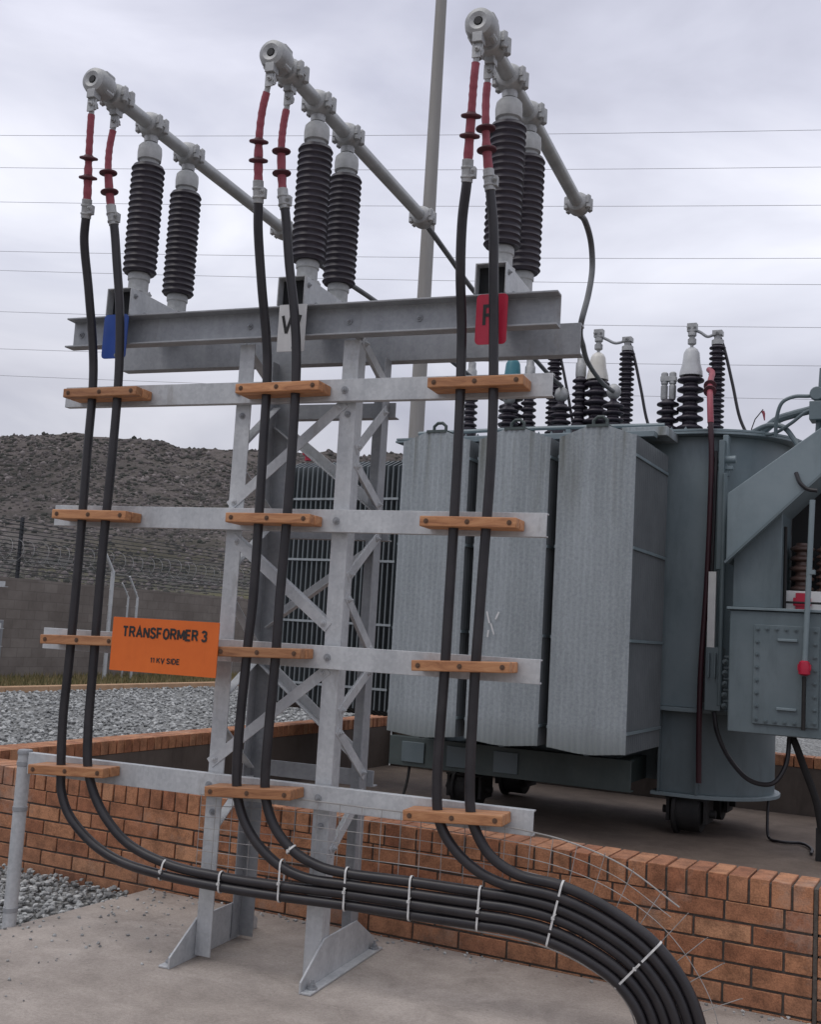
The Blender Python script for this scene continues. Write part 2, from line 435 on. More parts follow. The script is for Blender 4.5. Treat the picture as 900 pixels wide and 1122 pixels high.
def blockmat():
    m, nt, b = newmat('grey_block_wall')
    mp = coords(nt, rot=(R(90), 0, R(90)))
    tc = N(nt, 'ShaderNodeTexCoord'); sp = N(nt, 'ShaderNodeSeparateXYZ'); cb = N(nt, 'ShaderNodeCombineXYZ')
    nt.links.new(tc.outputs['Object'], sp.inputs[0]); nt.links.new(sp.outputs[1], cb.inputs[0]); nt.links.new(sp.outputs[2], cb.inputs[1])
    br = N(nt, 'ShaderNodeTexBrick', inp={'Scale': 1., 'Brick Width': .4, 'Row Height': .2, 'Mortar Size': .008,
        'Color1': (.175,.152,.138,1), 'Color2': (.215,.19,.172,1), 'Mortar': (.15,.132,.12,1)})
    nt.links.new(cb.outputs[0], br.inputs['Vector'])
    n = noise(nt, mp, 1.1, 8, .7); r = ramp(nt, [(.3, (.6,.58,.56)), (.65, (1.1,1.1,1.1))]); nt.links.new(n.outputs[0], r.inputs[0])
    c = mixc(nt, .85, br.outputs['Color'], r.outputs[0], 'MULTIPLY')
    nt.links.new(c, b.inputs['Base Color']); b.inputs['Roughness'].default_value = .95
    return m
M['block'] = blockmat()

def hillmat():
    m, nt, b = newmat('rocky_scrub_hillside')
    mp = coords(nt)
    n = noise(nt, mp, .02, 9, .68); n2 = noise(nt, mp, .22, 6, .75)
    r = ramp(nt, [(.3, (.095,.086,.086)), (.5, (.138,.123,.122)), (.7, (.19,.17,.166))]); nt.links.new(n.outputs[0], r.inputs[0])
    r2 = ramp(nt, [(.36, (.55,.58,.50)), (.6, (1.12,1.1,1.08))]); nt.links.new(n2.outputs[0], r2.inputs[0])
    c = mixc(nt, .9, r.outputs[0], r2.outputs[0], 'MULTIPLY')
    tc = N(nt, 'ShaderNodeTexCoord'); sp = N(nt, 'ShaderNodeSeparateXYZ'); nt.links.new(tc.outputs['Object'], sp.inputs[0])
    mr = N(nt, 'ShaderNodeMapRange', inp={1: 4., 2: 26.}); nt.links.new(sp.outputs[2], mr.inputs[0])
    ng = noise(nt, mp, .03, 5, .6); rg = ramp(nt, [(.42, (.088,.092,.092)), (.6, (.13,.125,.075))]); nt.links.new(ng.outputs[0], rg.inputs[0])
    c = mixc(nt, mr.outputs[0], rg.outputs[0], c)
    ns_ = noise(nt, mp, .011, 4, .5); rs_ = ramp(nt, [(.35, (.62,.63,.62)), (.62, (1.15,1.13,1.12))]); nt.links.new(ns_.outputs[0], rs_.inputs[0])
    c = mixc(nt, 1., c, rs_.outputs[0], 'MULTIPLY')
    nt.links.new(c, b.inputs['Base Color']); b.inputs['Roughness'].default_value = 1
    b.inputs['Specular IOR Level'].default_value = .1
    bump(nt, b, n2.outputs[0], .8, 2.)
    return m
M['hill'] = hillmat()
def scrubmat():
    m, nt, b = newmat('dry_hill_scrub')
    g = N(nt, 'ShaderNodeNewGeometry')
    r = ramp(nt, [(0, (.048,.052,.046)), (.4, (.075,.072,.068)), (.7, (.112,.100,.099)), (.9, (.155,.138,.137)), (1, (.23,.205,.20))]); nt.links.new(g.outputs['Random Per Island'], r.inputs[0])
    nt.links.new(r.outputs[0], b.inputs['Base Color']); b.inputs['Roughness'].default_value = 1
    b.inputs['Specular IOR Level'].default_value = .1
    return m
M['scrub'] = scrubmat()

# ================================================================== SETTING
# ground sheet
g = MB(); g.add([(-2500,-400,-.06),(2500,-400,-.06),(2500,2500,-.06),(-2500,2500,-.06)], [(0,1,2,3)])
mk('ground', g, M['gravel'], kind='structure')
# foreground slab and bund floor
s = MB(); s.box(-3.82, 9, -6, 4.655, -.12, 0); mk('concrete_slab', s, M['slab'], kind='structure', bevel=.012)
s = MB(); s.box(-5.5, 6, 4.88, 10.42, -.12, -.002); mk('bund_floor', s, M['bundfloor'], kind='structure')
# verge beyond the gravel
v = MB(); v.add([(-18,4,-.03),(-15.2,4,-.03),(-15.2,70,-.03),(-18,70,-.03)], [(0,1,2,3)])
mk('verge', v, M['soil'], kind='structure')
# hills: a long ridge around the rear
def hnoise(x, y):
    from mathutils import noise as ns
    return ns.fractal(Vector((x, y, 3.1)), 1.0, 2.0, 6)
RT = [(-90,.14),(-52,.140),(-48.4,.1455),(-46.2,.1535),(-44.5,.158),(-42,.1565),(-39,.1545),(-36.8,.155),(-33,.1595),(-28,.161),(0,.155),(50,.14)]
def ridge(a):
    for (a0, v0), (a1, v1) in zip(RT, RT[1:]):
        if a0 <= a <= a1:
            t = (a-a0)/(a1-a0); t = t*t*(3-2*t); return v0 + (v1-v0)*t
    return .14
h = MB(); NA, NR = 260, 50
vs = []; hv = {}
for i in range(NA+1):
    az = R(-80 + 125*i/NA)
    for j in range(NR+1):
        t = j/NR; d = 70 + 480*t
        top = ridge(math.degrees(az)) + .0022*hnoise(az*13, 0) + .0012*abs(math.sin(az*47+.4))
        if az > R(-30): top *= 1.0
        prof = min(1., max(0., (t-.12)/.72)); prof = prof**1.15
        prof = prof*(1 - .5*max(0, (t-.84)/.16))
        x, y = math.sin(az)*d, math.cos(az)*d
        z = 1.4*prof + d*top*prof*(1 + .16*hnoise(x*.012, y*.012)*max(0, 1-t*1.2)) + 2.5*hnoise(x*.06, y*.06)*prof
        vs.append((x, y, z)); hv[i, j] = Vector((x, y, z))
fs = [(i*(NR+1)+j, (i+1)*(NR+1)+j, (i+1)*(NR+1)+j+1, i*(NR+1)+j+1) for i in range(NA) for j in range(NR)]
h.add(vs, fs); mk('hills', h, M['hill'], kind='structure', sharp=180)
# scrub and boulders on the hill (uncountable)
def blob(mb, c, r, jit=.35, sq=.7):
    ico = BLOB
    q = random.random()*6.28; ca, sa = math.cos(q), math.sin(q)
    vv = []
    for p in ico[0]:
        k = r*(1 + jit*(random.random()-.5)*2)
        vv.append((c[0] + (p[0]*ca - p[1]*sa)*k, c[1] + (p[0]*sa + p[1]*ca)*k, c[2] + p[2]*k*sq))
    mb.add(vv, ico[1])
bm = bmesh.new(); bmesh.ops.create_icosphere(bm, subdivisions=1, radius=1)
BLOB = ([tuple(v.co) for v in bm.verts], [tuple(v.index for v in f.verts) for f in bm.faces]); bm.free()
sb = MB()
for k in range(62000):
    i = random.uniform(NA*.12, NA*.50) if k % 10 else random.uniform(NA*.5, NA*.85); j = 3 + (NR*.86-3)*random.random()**.75
    a, c = int(i), int(j); fi, fj = i-a, j-c
    p = hv[a,c]*(1-fi)*(1-fj) + hv[a+1,c]*fi*(1-fj) + hv[a,c+1]*(1-fi)*fj + hv[a+1,c+1]*fi*fj
    if hnoise(p.x*.03, p.y*.03) < -.12 and random.random() < .7: continue
    if k % 160 == 0 and j > NR*.5:
        blob(sb, p + Vector((0,0,.3)), random.uniform(1.2, 2.4), .3, .8); continue
    blob(sb, p - Vector((0,0,.15)), random.choice((.2,.25,.3,.34,.38,.45,.5,.6,.75))*(.7 + j/NR*1.0), .3, random.choice((.7,.9,1.2)))
mk('hillside_scrub', sb, M['scrub'], label='dark scrub and boulders covering the hillside beyond the block wall', cat='scrub', kind='stuff', sharp=180)

# stones: near patch beside the slab, and the yard beyond the bund
st = MB()
for k in range(12000):
    x, y = random.uniform(-7.2, -3.84), random.uniform(1.2, 4.64)
    blob(st, (x, y, random.uniform(-.05, -.02)), random.uniform(.008, .019), .38, .75)
for k in range(420):
    if k % 3: x, y = -3.82 + abs(random.gauss(0, .35)), random.uniform(1.5, 4.6)
    else: x, y = random.uniform(-3.8, .5), 4.65 - abs(random.gauss(0, .05))
    r_ = random.uniform(.003, .009); blob(st, (x, y, r_*.5), r_, .35, .8)
mk('gravel', st, M['stone'], label='loose grey crushed stone beside the foreground concrete slab', cat='gravel', kind='stuff', sharp=0)
st = MB()
for k in range(17000):
    y = 6 + 22*random.random()**1.4; x = random.uniform(-15.1, -6.2)
    blob(st, (x, y, random.uniform(-.055, -.03)), random.uniform(.014, .038), .38, .7)
mk('yard_gravel', st, M['stone'], label='grey crushed stone spread over the yard behind the bund wall', cat='gravel', kind='stuff', sharp=0)
gs = MB()
for k in range(15000):
    x, y = random.uniform(-17.85, -15.22), random.uniform(9, 34)
    hh = random.uniform(.04, .16); a = random.random()*6.28; w = .012
    dx, dy = math.cos(a)*w, math.sin(a)*w; lx, ly = random.uniform(-.06,.06), random.uniform(-.06,.06)
    gs.add([(x-dx,y-dy,-.03),(x+dx,y+dy,-.03),(x+lx,y+ly,hh)], [(0,1,2)])
mk('grass', gs, M['grass'], label='short patchy grass along the foot of the block wall', cat='grass', kind='stuff', sharp=0)
k = MB()
y = 4.
while y < 60:
    k.box(-15.2, -15.0, y, y+.99, -.06, .05); y += 1.0
mk('kerb', k, M['kerb'], loc=(-15.1, 30, -.06), bevel=.01, label='low tan kerb between the gravel yard and the grass', cat='kerb')

# ------------------------------------------------------------------ brick walls
P = .080
def brick_wall(x0, x1, label, name='brick_wall'):
    y0, y1 = 4.66, 4.88
    ztop = .505
    e = thing(name, label, 'wall', ((x0+x1)/2, (y0+y1)/2, 0))
    core = MB(); core.box(x0+.004, x1-.004, y0+.009, y1-.03, -.1, ztop-.012)
    mk('mortar_core', core, M['mortar'], e)
    pl = MB(); pl.box(x0+.002, x1-.002, y1-.028, y1-.004, -.1, ztop-.102)
    mk('plaster_face', pl, M['plaster'], e)
    b = MB()
    for row in range(6):
        zt = ztop - .105 - row*P; zb = zt - P + .010
        x = x0 + (.111 if row % 2 else .0) - .232 - .04
        while x < x1:
            a, c = max(x, x0), min(x+.222, x1)
            if c - a > .03:
                j = random.uniform(-.0015, .0015)
                b.box(a, c, y0+j, y0+.10, zb+random.uniform(-.001,.001), zt+random.uniform(-.001,.001))
            x += .232
    mk('stretcher_bricks', b, M['brick'], e, bevel=.0025)
    cp = MB()
    x = x1 - .073
    while x > x0 - .03:
        j = random.uniform(-.002, .002)
        cp.box(max(x, x0), x+.073, y0+j-.001, y1+j, ztop-.1, ztop+random.uniform(-.0015,.0015))
        x -= .083
    mk('coping_bricks', cp, M['brick'], e, bevel=.003)
    return e
brick_wall(-5.72, -.555, 'long low brick bund wall with upright coping bricks behind the cables')
brick_wall(-.535, 5.5, 'short stretch of brick bund wall past the joint at the bottom right corner')
j = MB(); j.box(-.553, -.537, 4.668, 4.872, -.1, .497)
mk('joint_filler', j, M['mortar'], loc=(-.545, 4.77, 0), label='dark filler strip in the joint between two brick walls', cat='joint filler')
def rear_wall(name, label, horiz, a0, a1, b0, b1, inner):
    e = thing(name, label, 'wall', ((a0+a1)/2, b0, 0) if horiz else (b0, (a0+a1)/2, 0))
    core = MB(); cp = MB()
    if horiz: core.box(a0, a1, b0+.004, b1, -.1, .408)
    else: core.box(b0, b1-.004, a0, a1, -.1, .408)
    mk('plaster_face', core, M['plaster'], e)
    t = a0
    while t < a1:
        jj = random.uniform(-.002, .002)
        if horiz: cp.box(t, t+.073, b0+jj, b1+jj, .41, .505)
        else: cp.box(b0+jj, b1+jj, t, t+.073, .41, .505)
        t += .083
    mk('coping_bricks', cp, M['brick'], e, bevel=.003)
rear_wall('side_bund_wall', 'low bund wall with brick coping running back on the left, beyond the gravel', False, 4.89, 10.44, -5.72, -5.5, 1)
rear_wall('rear_bund_wall', 'low plastered bund wall with brick coping behind the transformer', True, -5.49, 5.5, 10.44, 10.66, -1)

# ------------------------------------------------------------------ block wall, fence, posts
w = MB(); w.box(-18.2, -18, -10, 75, -.1, 2.06)
mk('block_wall', w, M['block'], loc=(-18.1, 30, 0), label='long grey concrete block boundary wall beyond the gravel yard', cat='wall')
e = thing('security_fence', 'wire security fence with razor coil on top of the block wall', 'fence', (-18.1, 17, 2.06))
for y in (6.9, 16.9, 27.5, 38, 49):
    pb = MB(); pb.box(-18.13, -18.07, y-.03, y+.03, 2.0, 3.32); pb.box(-18.13, -18.07, y-.03, y+.03, 3.32, 3.36)
    for q in range(14): pb.cyl((-18.07, y, 2.16+q*.085), (-18.04, y, 2.16+q*.085), .012, n=6)
    mk('post', pb, M['fence'], e)
wb = MB()
for q in range(14):
    z = 2.16 + q*.085
    wb.tube([(-18.05, y, z + .012*math.sin(y*1.3+q)) for y in range(-8, 74, 2)], .009, 4)
mk('wire', wb, M['fence'], e)
rz = MB()
pts = []
for q in range(1900):
    a = q*.42; y = 4 + q*.023
    pts.append((-18.08 + .27*math.cos(a), y + .05*math.sin(a*.31), 2.62 + .25*math.sin(a) + .02*math.sin(q*.05)))
rz.tube(pts, .0055, 4)
mk('razor_coil', rz, M['razor'], e)
def cranked(base, zt, arm, r, label):
    b = MB(); x, y = base
    b.tube([(x,y,-.05),(x,y,zt)] , r, 10)
    b.tube([(x,y,zt-.02),(x+arm[0]*.5,y+arm[1]*.5,zt+arm[2]*.5),(x+arm[0],y+arm[1],zt+arm[2])], r*.75, 8)
    for q in range(6): b.cyl((x-.01, y-r-.012, .3+q*.33), (x-.01, y-r+.005, .3+q*.33), .012, n=6)
    mk('fence_post', b, M['galv'], loc=(x,y,0), label=label, cat='fence post', group='cranked fence posts in front of the block wall')
cranked((-17.0, 18.6), 2.37, (-.02,-.26,.36), .045, 'thickest white cranked fence post, between the cables and the orange sign')
cranked((-17.0, 19.47), 1.84, (-.02,-.3,.45), .03, 'thin white cranked fence post showing above the middle of the orange sign')
cranked((-17.3, 19.5), 1.84, (-.02,-.22,.3), .024, 'thinnest cranked fence post, just left of the thin one above the sign')

# mast
mb = MB(); mb.tube([(-7.25,14,-.1),(-7.25,14,4.4),(-7.25,14,13)], [.125,.112,.078], 18)
e = thing('lamp_mast', 'tall tapering grey mast rising behind the cable support', 'mast', (-7.25,14,0))
mk('pole', mb, M['mast'], e)
mb = MB(); mb.box(-7.42,-7.08,13.83,14.17,-.06,.03)
for a in (-1,1):
    for c in (-1,1): mb.bolt((-7.25+.13*a, 14+.13*c, .03), (0,0,1))
mk('base_plate', mb, M['galv_dark'], e)

# overhead wires
WD = Vector((-.948,-.317,0)); W0 = Vector((-4.95, 40.0, 0))
for n_, z in enumerate((20.33,18.93,17.5,15.53,14.56,12.99,11.6,10.39)):
    ords = ['topmost','second','third','fourth','fifth','sixth','seventh','lowest'][n_]
    lab = '%s of the eight thin overhead wires%s' % (ords, ', crossing the sky' if n_ in (0,7) else ' from the top, crossing the sky')
    wv = MB()
    slope = [.006,.005,.0055,.0083,.0026,.0065,.0105,.0062][n_]
    pts = []
    for q in range(-26, 27):
        d = q*3.5; p = W0 - WD*d
        pts.append((p.x, p.y, z + slope*d + .0004*d*d - .03))
    wv.tube(pts, .009, 5)
    mk('overhead_wire', wv, M['wire'], loc=(W0.x, W0.y, z), label=lab, cat='wire', group='overhead wires across the sky')

# neighbouring support whose arm ends show at the left edge
e = thing('steel_support', 'grey steel support with pale arm ends at the left edge of the view', 'steel support', (-7.9,7,0))
b = MB(); b.box(-7.74,-7.67,6.98,7.06,-.06,1.30); mk('leg', b, M['galv_dark'], e, bevel=.004)
b = MB(); b.box(-8.3,-8.22,6.98,7.06,-.06,1.68); mk('leg', b, M['galv_dark'], e, bevel=.004)
for z in (1.62, 1.255, 1.10):
    b = MB(); b.extrude([(0,0),(.04,0),(.04,.006),(.006,.006),(.006,.05),(0,.05)], (-9.2,6.93,z-.03), (0,1,0), (0,0,1), (1.64,0,0))
    mk('cross_arm', b, M['galv'], e)

# ================================================================== STEEL CABLE SUPPORT (frame T)
XL, XR, YF, YR = -2.445, -1.868, 4.15, 4.52
sup = thing('cable_support', 'galvanised lattice steel support with long cross arms carrying the cables', 'cable support', ((XL+XR)/2, (YF+YR)/2, 0), FT)
for (x, sx) in ((XL, 1), (XR, -1)):
    for (y, sy) in ((YF, 1), (YR, -1)):
        b = MB(); b.extrude([(p[0]*sx, p[1]*sy) for p in L_(.074, .007)], (x, y, .012), (1,0,0), (0,1,0), (0,0,2.61))
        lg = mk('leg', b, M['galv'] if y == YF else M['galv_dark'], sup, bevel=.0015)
        bolts([((x+sx*.035, y-.001*sy if sy > 0 else y+.001, z), (0,-sy,0), .009, .01) for z in ((.60, 2.30) if y == YF else (.74, 1.27, 1.83, 2.2, 2.33, 2.50))], M['galv_dark'], lg)
LP = L_(.046, .005)
def brace(p0, p1, side, m='galv'):
    b = MB(); b.beam(p0, p1, [(q[0]-.023, q[1]) for q in LP], side)
    d = (Vector(p1)-Vector(p0)).normalized()
    s = Vector(side)
    for q in (Vector(p0)+d*.03, Vector(p1)-d*.03): b.bolt(q - s*.001, -s, .009, .01)
    mk('brace', b, M[m], sup, bevel=.0012)
# front face
for (z0, z1) in ((1.90, 2.35), (.80, 1.23)): brace((XL+.005, YF-.004, z0), (XR-.05, YF-.004, z1), (0,1,0))
brace((XL+.03, YF-.004, 1.765), (XR-.06, YF-.004, 1.40), (0,1,0))
# rear face (mirrored)
for (z0, z1) in ((2.33, 1.95), (1.24, .84)): brace((XL+.03, YR+.003, z0), (XR-.03, YR+.003, z1), (0,-1,0))
brace((XL+.03, YR+.003, 1.40), (XR-.03, YR+.003, 1.77), (0,-1,0))
# side faces
Z = [(YF+.03,2.63,YR-.05,2.50),(YR-.03,2.39,YF+.03,2.15),(YF+.03,2.10,YR-.03,1.94),(YR-.03,1.82,YF+.03,1.61),(YF+.03,1.54,YR-.03,1.30),(YR-.03,1.23,YF+.03,1.05),(YF+.02,.99,YR-.03,.77),(YR-.03,.70,YF+.03,.49)]
for n_, (ya, za, yb, zb) in enumerate(Z):
    brace((XR+.003, ya, za), (XR+.003, yb, zb), (-1,0,0))
    brace((XL-.003, ya, za), (XL-.003, yb, zb), (1,0,0))
# rear ties
for z in (2.36, 1.80, .72):
    b = MB(); b.extrude([(0,0),(.05,0),(.05,.006),(.006,.006),(.006,.07),(0,.07)], (XL-.03, YR+.004, z), (0,1,0), (0,0,1), (XR-XL+.06,0,0))
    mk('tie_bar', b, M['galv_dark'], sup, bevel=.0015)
# cross arms
def channel(y_web, d, h, t):      # profile in (Y,Z); flanges towards +d
    return [(0,0),(d,0),(d,t),(t,t),(t,h-t),(d,h-t),(d,h),(0,h)]
for z, ax in ((2.347, 0), (1.794, 0), (1.232, 0), (.670, .02)):
    b = MB(); b.extrude(channel(0, .036, .094, .0065), (-3.33-ax, 4.105, z), (0,1,0), (0,0,1), (2.318+ax,0,0))
    a = mk('cross_arm', b, M['galv'], sup, bevel=.0015)
    bolts([((x, 4.104, z+.047), (0,-1,0), .01, .01) for x in (XL+.035, XR-.035)], M['galv_dark'], a)
# top channels
b = MB(); b.extrude([(0,0),(-.066,0),(-.066,.008),(-.008,.010),(-.008,.130),(-.066,.132),(-.066,.14),(0,.14)], (-3.345, 4.148, 2.628), (0,1,0), (0,0,1), (2.343,0,0))
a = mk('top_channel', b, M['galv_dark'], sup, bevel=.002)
bolts([((x, 4.138, 2.70), (0,-1,0), .01, .01) for x in (-3.30, -2.40, -1.92, -1.6)], M['galv_dark'], a)
b = MB(); b.extrude([(0,0),(.066,0),(.066,.01),(.008,.01),(.008,.13),(.066,.13),(.066,.14),(0,.14)], (-3.345, 4.523, 2.624), (0,1,0), (0,0,1), (2.343,0,0))
mk('top_channel', b, M['galv_dark'], sup, bevel=.002)
# feet
for x, sx in ((XR, 1), (XL, -1)):
    b = MB(); xo = x + sx*.001
    b.extrude([(3.965,.0),(4.70,.0),(4.70,.045),(4.49,.162),(4.16,.162),(3.965,.045)], (xo, 0, 0), (0,1,0), (0,0,1), (sx*.009,0,0))
    b.box(*sorted((xo+sx*.009, xo+sx*.052)), 3.965, 4.70, .001, .010)
    f = mk('foot', b, M['galv'], sup, bevel=.002)
    bolts([((xo+sx*.031, y, .011), (0,0,1), .013, .02) for y in (4.02, 4.65)], M['galv_dark'], f)
# phase brackets on the top channels
PH = (-3.068, -2.180, -1.283)
for x in PH:
    b = MB(); t = .006
    b.extrude([(-.066,0),(-.06,0),(-.06,.122),(.06,.122),(.06,0),(.066,0),(.066,.128),(-.066,.128)], (x, 4.085, 2.771), (1,0,0), (0,0,1), (0,.595,0))
    br = mk('bracket', b, M['galv'], sup, bevel=.002)
    d = MB(); d.box(x-.0595, x+.0595, 4.13, 4.135, 2.772, 2.892); mk('bracket_shade_sheet', d, M['darkcav'], br)  # near-black sheet, painted shade inside the open bracket channel
    bolts([((x+.067, 4.12, 2.865), (1,0,0), .008, .008), ((x+.067, 4.2, 2.80), (1,0,0), .008, .008)], M['galv_dark'], br)
# pipe prop under the left end of the lowest arm
e = thing('pipe_prop', 'upright galvanised pipe propping the left end of the lowest cross arm', 'pipe post', (-3.385, 4.125, 0), FT)
b = MB(); b.cyl((-3.385,4.125,-.06),(-3.385,4.125,.752),.030); mk('pipe', b, M['galv'], e)
b = MB(); b.lathe([(.033,0),(.034,.012),(.030,.02),(.004,.022)], (-3.385,4.125,.752)); mk('cap', b, M['galv_dark'], e)
for z in (.06, .50, .70):
    b = MB(); b.lathe([(.030,0),(.033,.002),(.033,.02),(.030,.022)], (-3.385,4.125,z))
    if z == .70: b.box(-3.36,-3.335,4.11,4.14,.69,.74)
    mk('strap', b, M['galv_dark'], e)

# ------------------------------------------------------------------ post insulators
def shed_profile(r, R_, z0, z1, n):
    out = [(r, z0)]; p = (z1-z0)/n
    for i in range(n):
        z = z0 + i*p
        out += [(r, z+p*.10), (R_*.97, z+p*.30), (R_, z+p*.42), (R_*.97, z+p*.54), (r*1.05, z+p*.80), (r, z+p*.95)]
    out.append((r, z1))
    return out
LB = {(0,0):'front brown-black post insulator of the blue phase at left', (0,1):'rear brown-black post insulator of the blue phase at left',
      (1,0):'front brown-black post insulator of the middle white phase', (1,1):'rear brown-black post insulator of the middle white phase',
      (2,0):'front brown-black post insulator of the red phase at right', (2,1):'rear brown-black post insulator of the red phase at right'}
GI = 'post insulators on the steel brackets'
ZB = 2.9015
ins0 = thing('post_insulator', LB[0,0], 'insulator', (PH[0], 4.225, ZB), FT, GI)
o = Vector((PH[0], 4.225, ZB))
b = MB(); b.lathe([(.060,0),(.060,.014),(.047,.018),(.047,.07),(.052,.075),(.052,.10),(.045,.112)], o)
for a in range(4): b.bolt(o + Vector((.054*math.cos(a*1.57+.8), .054*math.sin(a*1.57+.8), .014)), (0,0,1), .008, .01)
mk('base_fitting', b, M['cement'], ins0)
b = MB(); b.lathe(shed_profile(.0700, .0795, .108, .638, 18), o, n=40); mk('shed_body', b, M['porc'], ins0, sharp=60)
b = MB(); b.lathe([(.046,.636),(.046,.662),(.056,.668),(.058,.705),(.055,.735),(.044,.748),(.030,.752),(.024,.765),(.024,.79)], o); mk('cap_fitting', b, M['cement'], ins0)
for i in range(3):
    for j, y in enumerate((4.225, 4.555)):
        t = ins0 if (i, j) == (0, 0) else copy_tree(ins0)
        put(t, (PH[i], y, ZB), FT); props(t, LB[i, j], 'insulator', GI)

# ------------------------------------------------------------------ busbar tubes
ZT = 3.745
BL = ['grey tubular busbar on the left pair of insulators, blue phase', 'grey tubular busbar on the middle pair of insulators, white phase',
      'grey tubular busbar on the right pair of insulators, nearest the transformer']
for i, x in enumerate(PH):
    e = thing('busbar', BL[i], 'busbar', (x, 4.4, ZT), FT, 'tubular busbars on the post insulators')
    yend = 5.62
    b = MB(); b.cyl((x,3.80,ZT),(x,yend,ZT),.0325,n=24); mk('tube', b, M['tube'], e)
    b = MB(); b.lathe([(.016,-.012),(.018,-.040),(.036,-.046),(.055,-.036),(.063,-.010),(.063,.038),(.056,.062),(.044,.074),(.034,.078)], (x,3.80,ZT), (0,1,0))
    b.lathe([(.0145,.0),(.0145,.01),(.005,.012)], (x,3.757,ZT), (0,1,0), n=14, mi=1)
    for a in range(4):
        q = a*math.pi/2 + .78
        b.cyl((x+.05*math.cos(q),3.80,ZT+.05*math.sin(q)),(x+.05*math.cos(q),3.85,ZT+.05*math.sin(q)),.019,n=10)
    mk('end_cap', b, [M['alu'], M['black']], e)
    for y, kind in ((3.945,'cable'),(4.225,'ins'),(4.555,'ins'),(yend-.02,'end')):
        b = MB()
        b.lathe([(.034,-.056),(.050,-.048),(.060,-.022),(.063,.0),(.060,.022),(.050,.048),(.034,.056)], (x,y,ZT), (0,1,0), n=24)
        for sy in (-.026,.026):
            for sx in (-1,1):
                b.cyl((x+sx*.058,y+sy,ZT-.032),(x+sx*.058,y+sy,ZT+.032),.0155,n=10)
                b.bolt((x+sx*.058,y+sy,ZT+.032),(0,0,1),.009,.006)
                b.bolt((x+sx*.058,y+sy,ZT-.032),(0,0,-1),.009,.006)
        b.box(x-.066,x+.066,y-.045,y+.045,ZT-.010,ZT+.010)
        if kind == 'ins': b.lathe([(.032,-.085),(.034,-.06),(.03,-.045)], (x,y,ZT), n=16)
        mk('clamp', b, M['alu'], e, bevel=.002)
    for y in (3.78, 3.945):
        b = MB()
        b.box(x-.020,x+.020,y-.024,y+.024,ZT-.085,ZT-.045); b.box(x-.018,x+.018,y-.006,y+.006,ZT-.135,ZT-.08)
        b.bolt((x,y-.007,ZT-.112),(0,-1,0),.011,.014); b.bolt((x+.004,y+.007,ZT-.112),(0,1,0),.011,.014)
        mk('cable_terminal', b, M['alu'], e, bevel=.002)

# ------------------------------------------------------------------ black power cables
CT = [  # upper free part, then vertical run, then sweep into the bundle (frame T)
 [(-3.072,3.78,3.632),(-3.085,3.80,3.52),(-3.103,3.83,3.40),(-3.120,3.865,3.25),(-3.133,3.885,3.17),(-3.149,3.907,3.07),(-3.140,3.962,2.84),(-3.128,4.028,2.50),(-3.122,4.03,2.10),(-3.116,4.03,1.69),(-3.117,4.03,1.205),(-3.122,4.03,.926),(-3.108,4.03,.72),(-3.096,4.03,.63),(-3.052,4.03,.543),(-2.973,4.03,.471),(-2.877,4.03,.414),(-2.758,4.03,.373),(-2.553,4.03,.345),(-2.283,4.03,.333),(-1.993,4.03,.333),(-1.717,4.03,.339),(-1.452,4.03,.340)],
 [(-3.070,3.945,3.632),(-3.09,3.95,3.52),(-3.093,3.957,3.42),(-3.067,3.972,3.23),(-3.047,3.979,3.145),(-3.024,3.992,2.974),(-3.0,4.01,2.766),(-2.989,4.029,2.476),(-2.986,4.03,2.10),(-2.992,4.03,1.693),(-2.988,4.03,1.174),(-2.985,4.03,.899),(-2.967,4.03,.736),(-2.918,4.03,.622),(-2.833,4.03,.522),(-2.724,4.03,.445),(-2.517,4.03,.388),(-2.286,4.03,.373),(-1.996,4.03,.373),(-1.719,4.03,.379),(-1.455,4.03,.380)],
 [(-2.184,3.78,3.632),(-2.22,3.80,3.53),(-2.243,3.827,3.416),(-2.254,3.864,3.254),(-2.257,3.884,3.163),(-2.262,3.908,3.053),(-2.254,3.957,2.83),(-2.238,4.026,2.519),(-2.229,4.03,2.127),(-2.225,4.03,1.867),(-2.224,4.03,1.486),(-2.233,4.03,1.301),(-2.238,4.03,.757),(-2.208,4.03,.640),(-2.141,4.03,.540),(-2.035,4.03,.460),(-1.915,4.03,.421),(-1.722,4.03,.417),(-1.457,4.03,.420)],
 [(-2.182,3.945,3.632),(-2.20,3.95,3.53),(-2.207,3.957,3.43),(-2.192,3.972,3.225),(-2.175,3.979,3.133),(-2.149,3.996,2.916),(-2.120,4.014,2.721),(-2.101,4.029,2.515),(-2.092,4.03,2.126),(-2.093,4.03,1.869),(-2.100,4.03,1.492),(-2.100,4.03,1.309),(-2.108,4.03,.763),(-2.095,4.03,.688),(-2.050,4.03,.598),(-1.962,4.03,.516),(-1.843,4.03,.470),(-1.725,4.03,.458),(-1.46,4.03,.460)],
 [(-1.287,3.78,3.632),(-1.297,3.79,3.53),(-1.309,3.818,3.44),(-1.330,3.866,3.239),(-1.336,3.884,3.154),(-1.356,3.913,3.019),(-1.367,3.957,2.813),(-1.372,4.026,2.60),(-1.363,4.03,2.17),(-1.367,4.03,1.352),(-1.370,4.03,.76),(-1.347,4.03,.676),(-1.284,4.03,.596),(-1.184,4.03,.530),(-1.08,4.03,.500)],
 [(-1.290,3.945,3.632),(-1.297,3.95,3.53),(-1.292,3.96,3.371),(-1.276,3.971,3.223),(-1.265,3.978,3.13),(-1.250,3.988,3.002),(-1.245,4.005,2.82),(-1.240,4.029,2.60),(-1.225,4.03,2.169),(-1.238,4.03,1.565),(-1.246,4.03,1.183),(-1.236,4.03,.75),(-1.210,4.03,.675),(-1.149,4.03,.594),(-1.045,4.03,.541)],
]
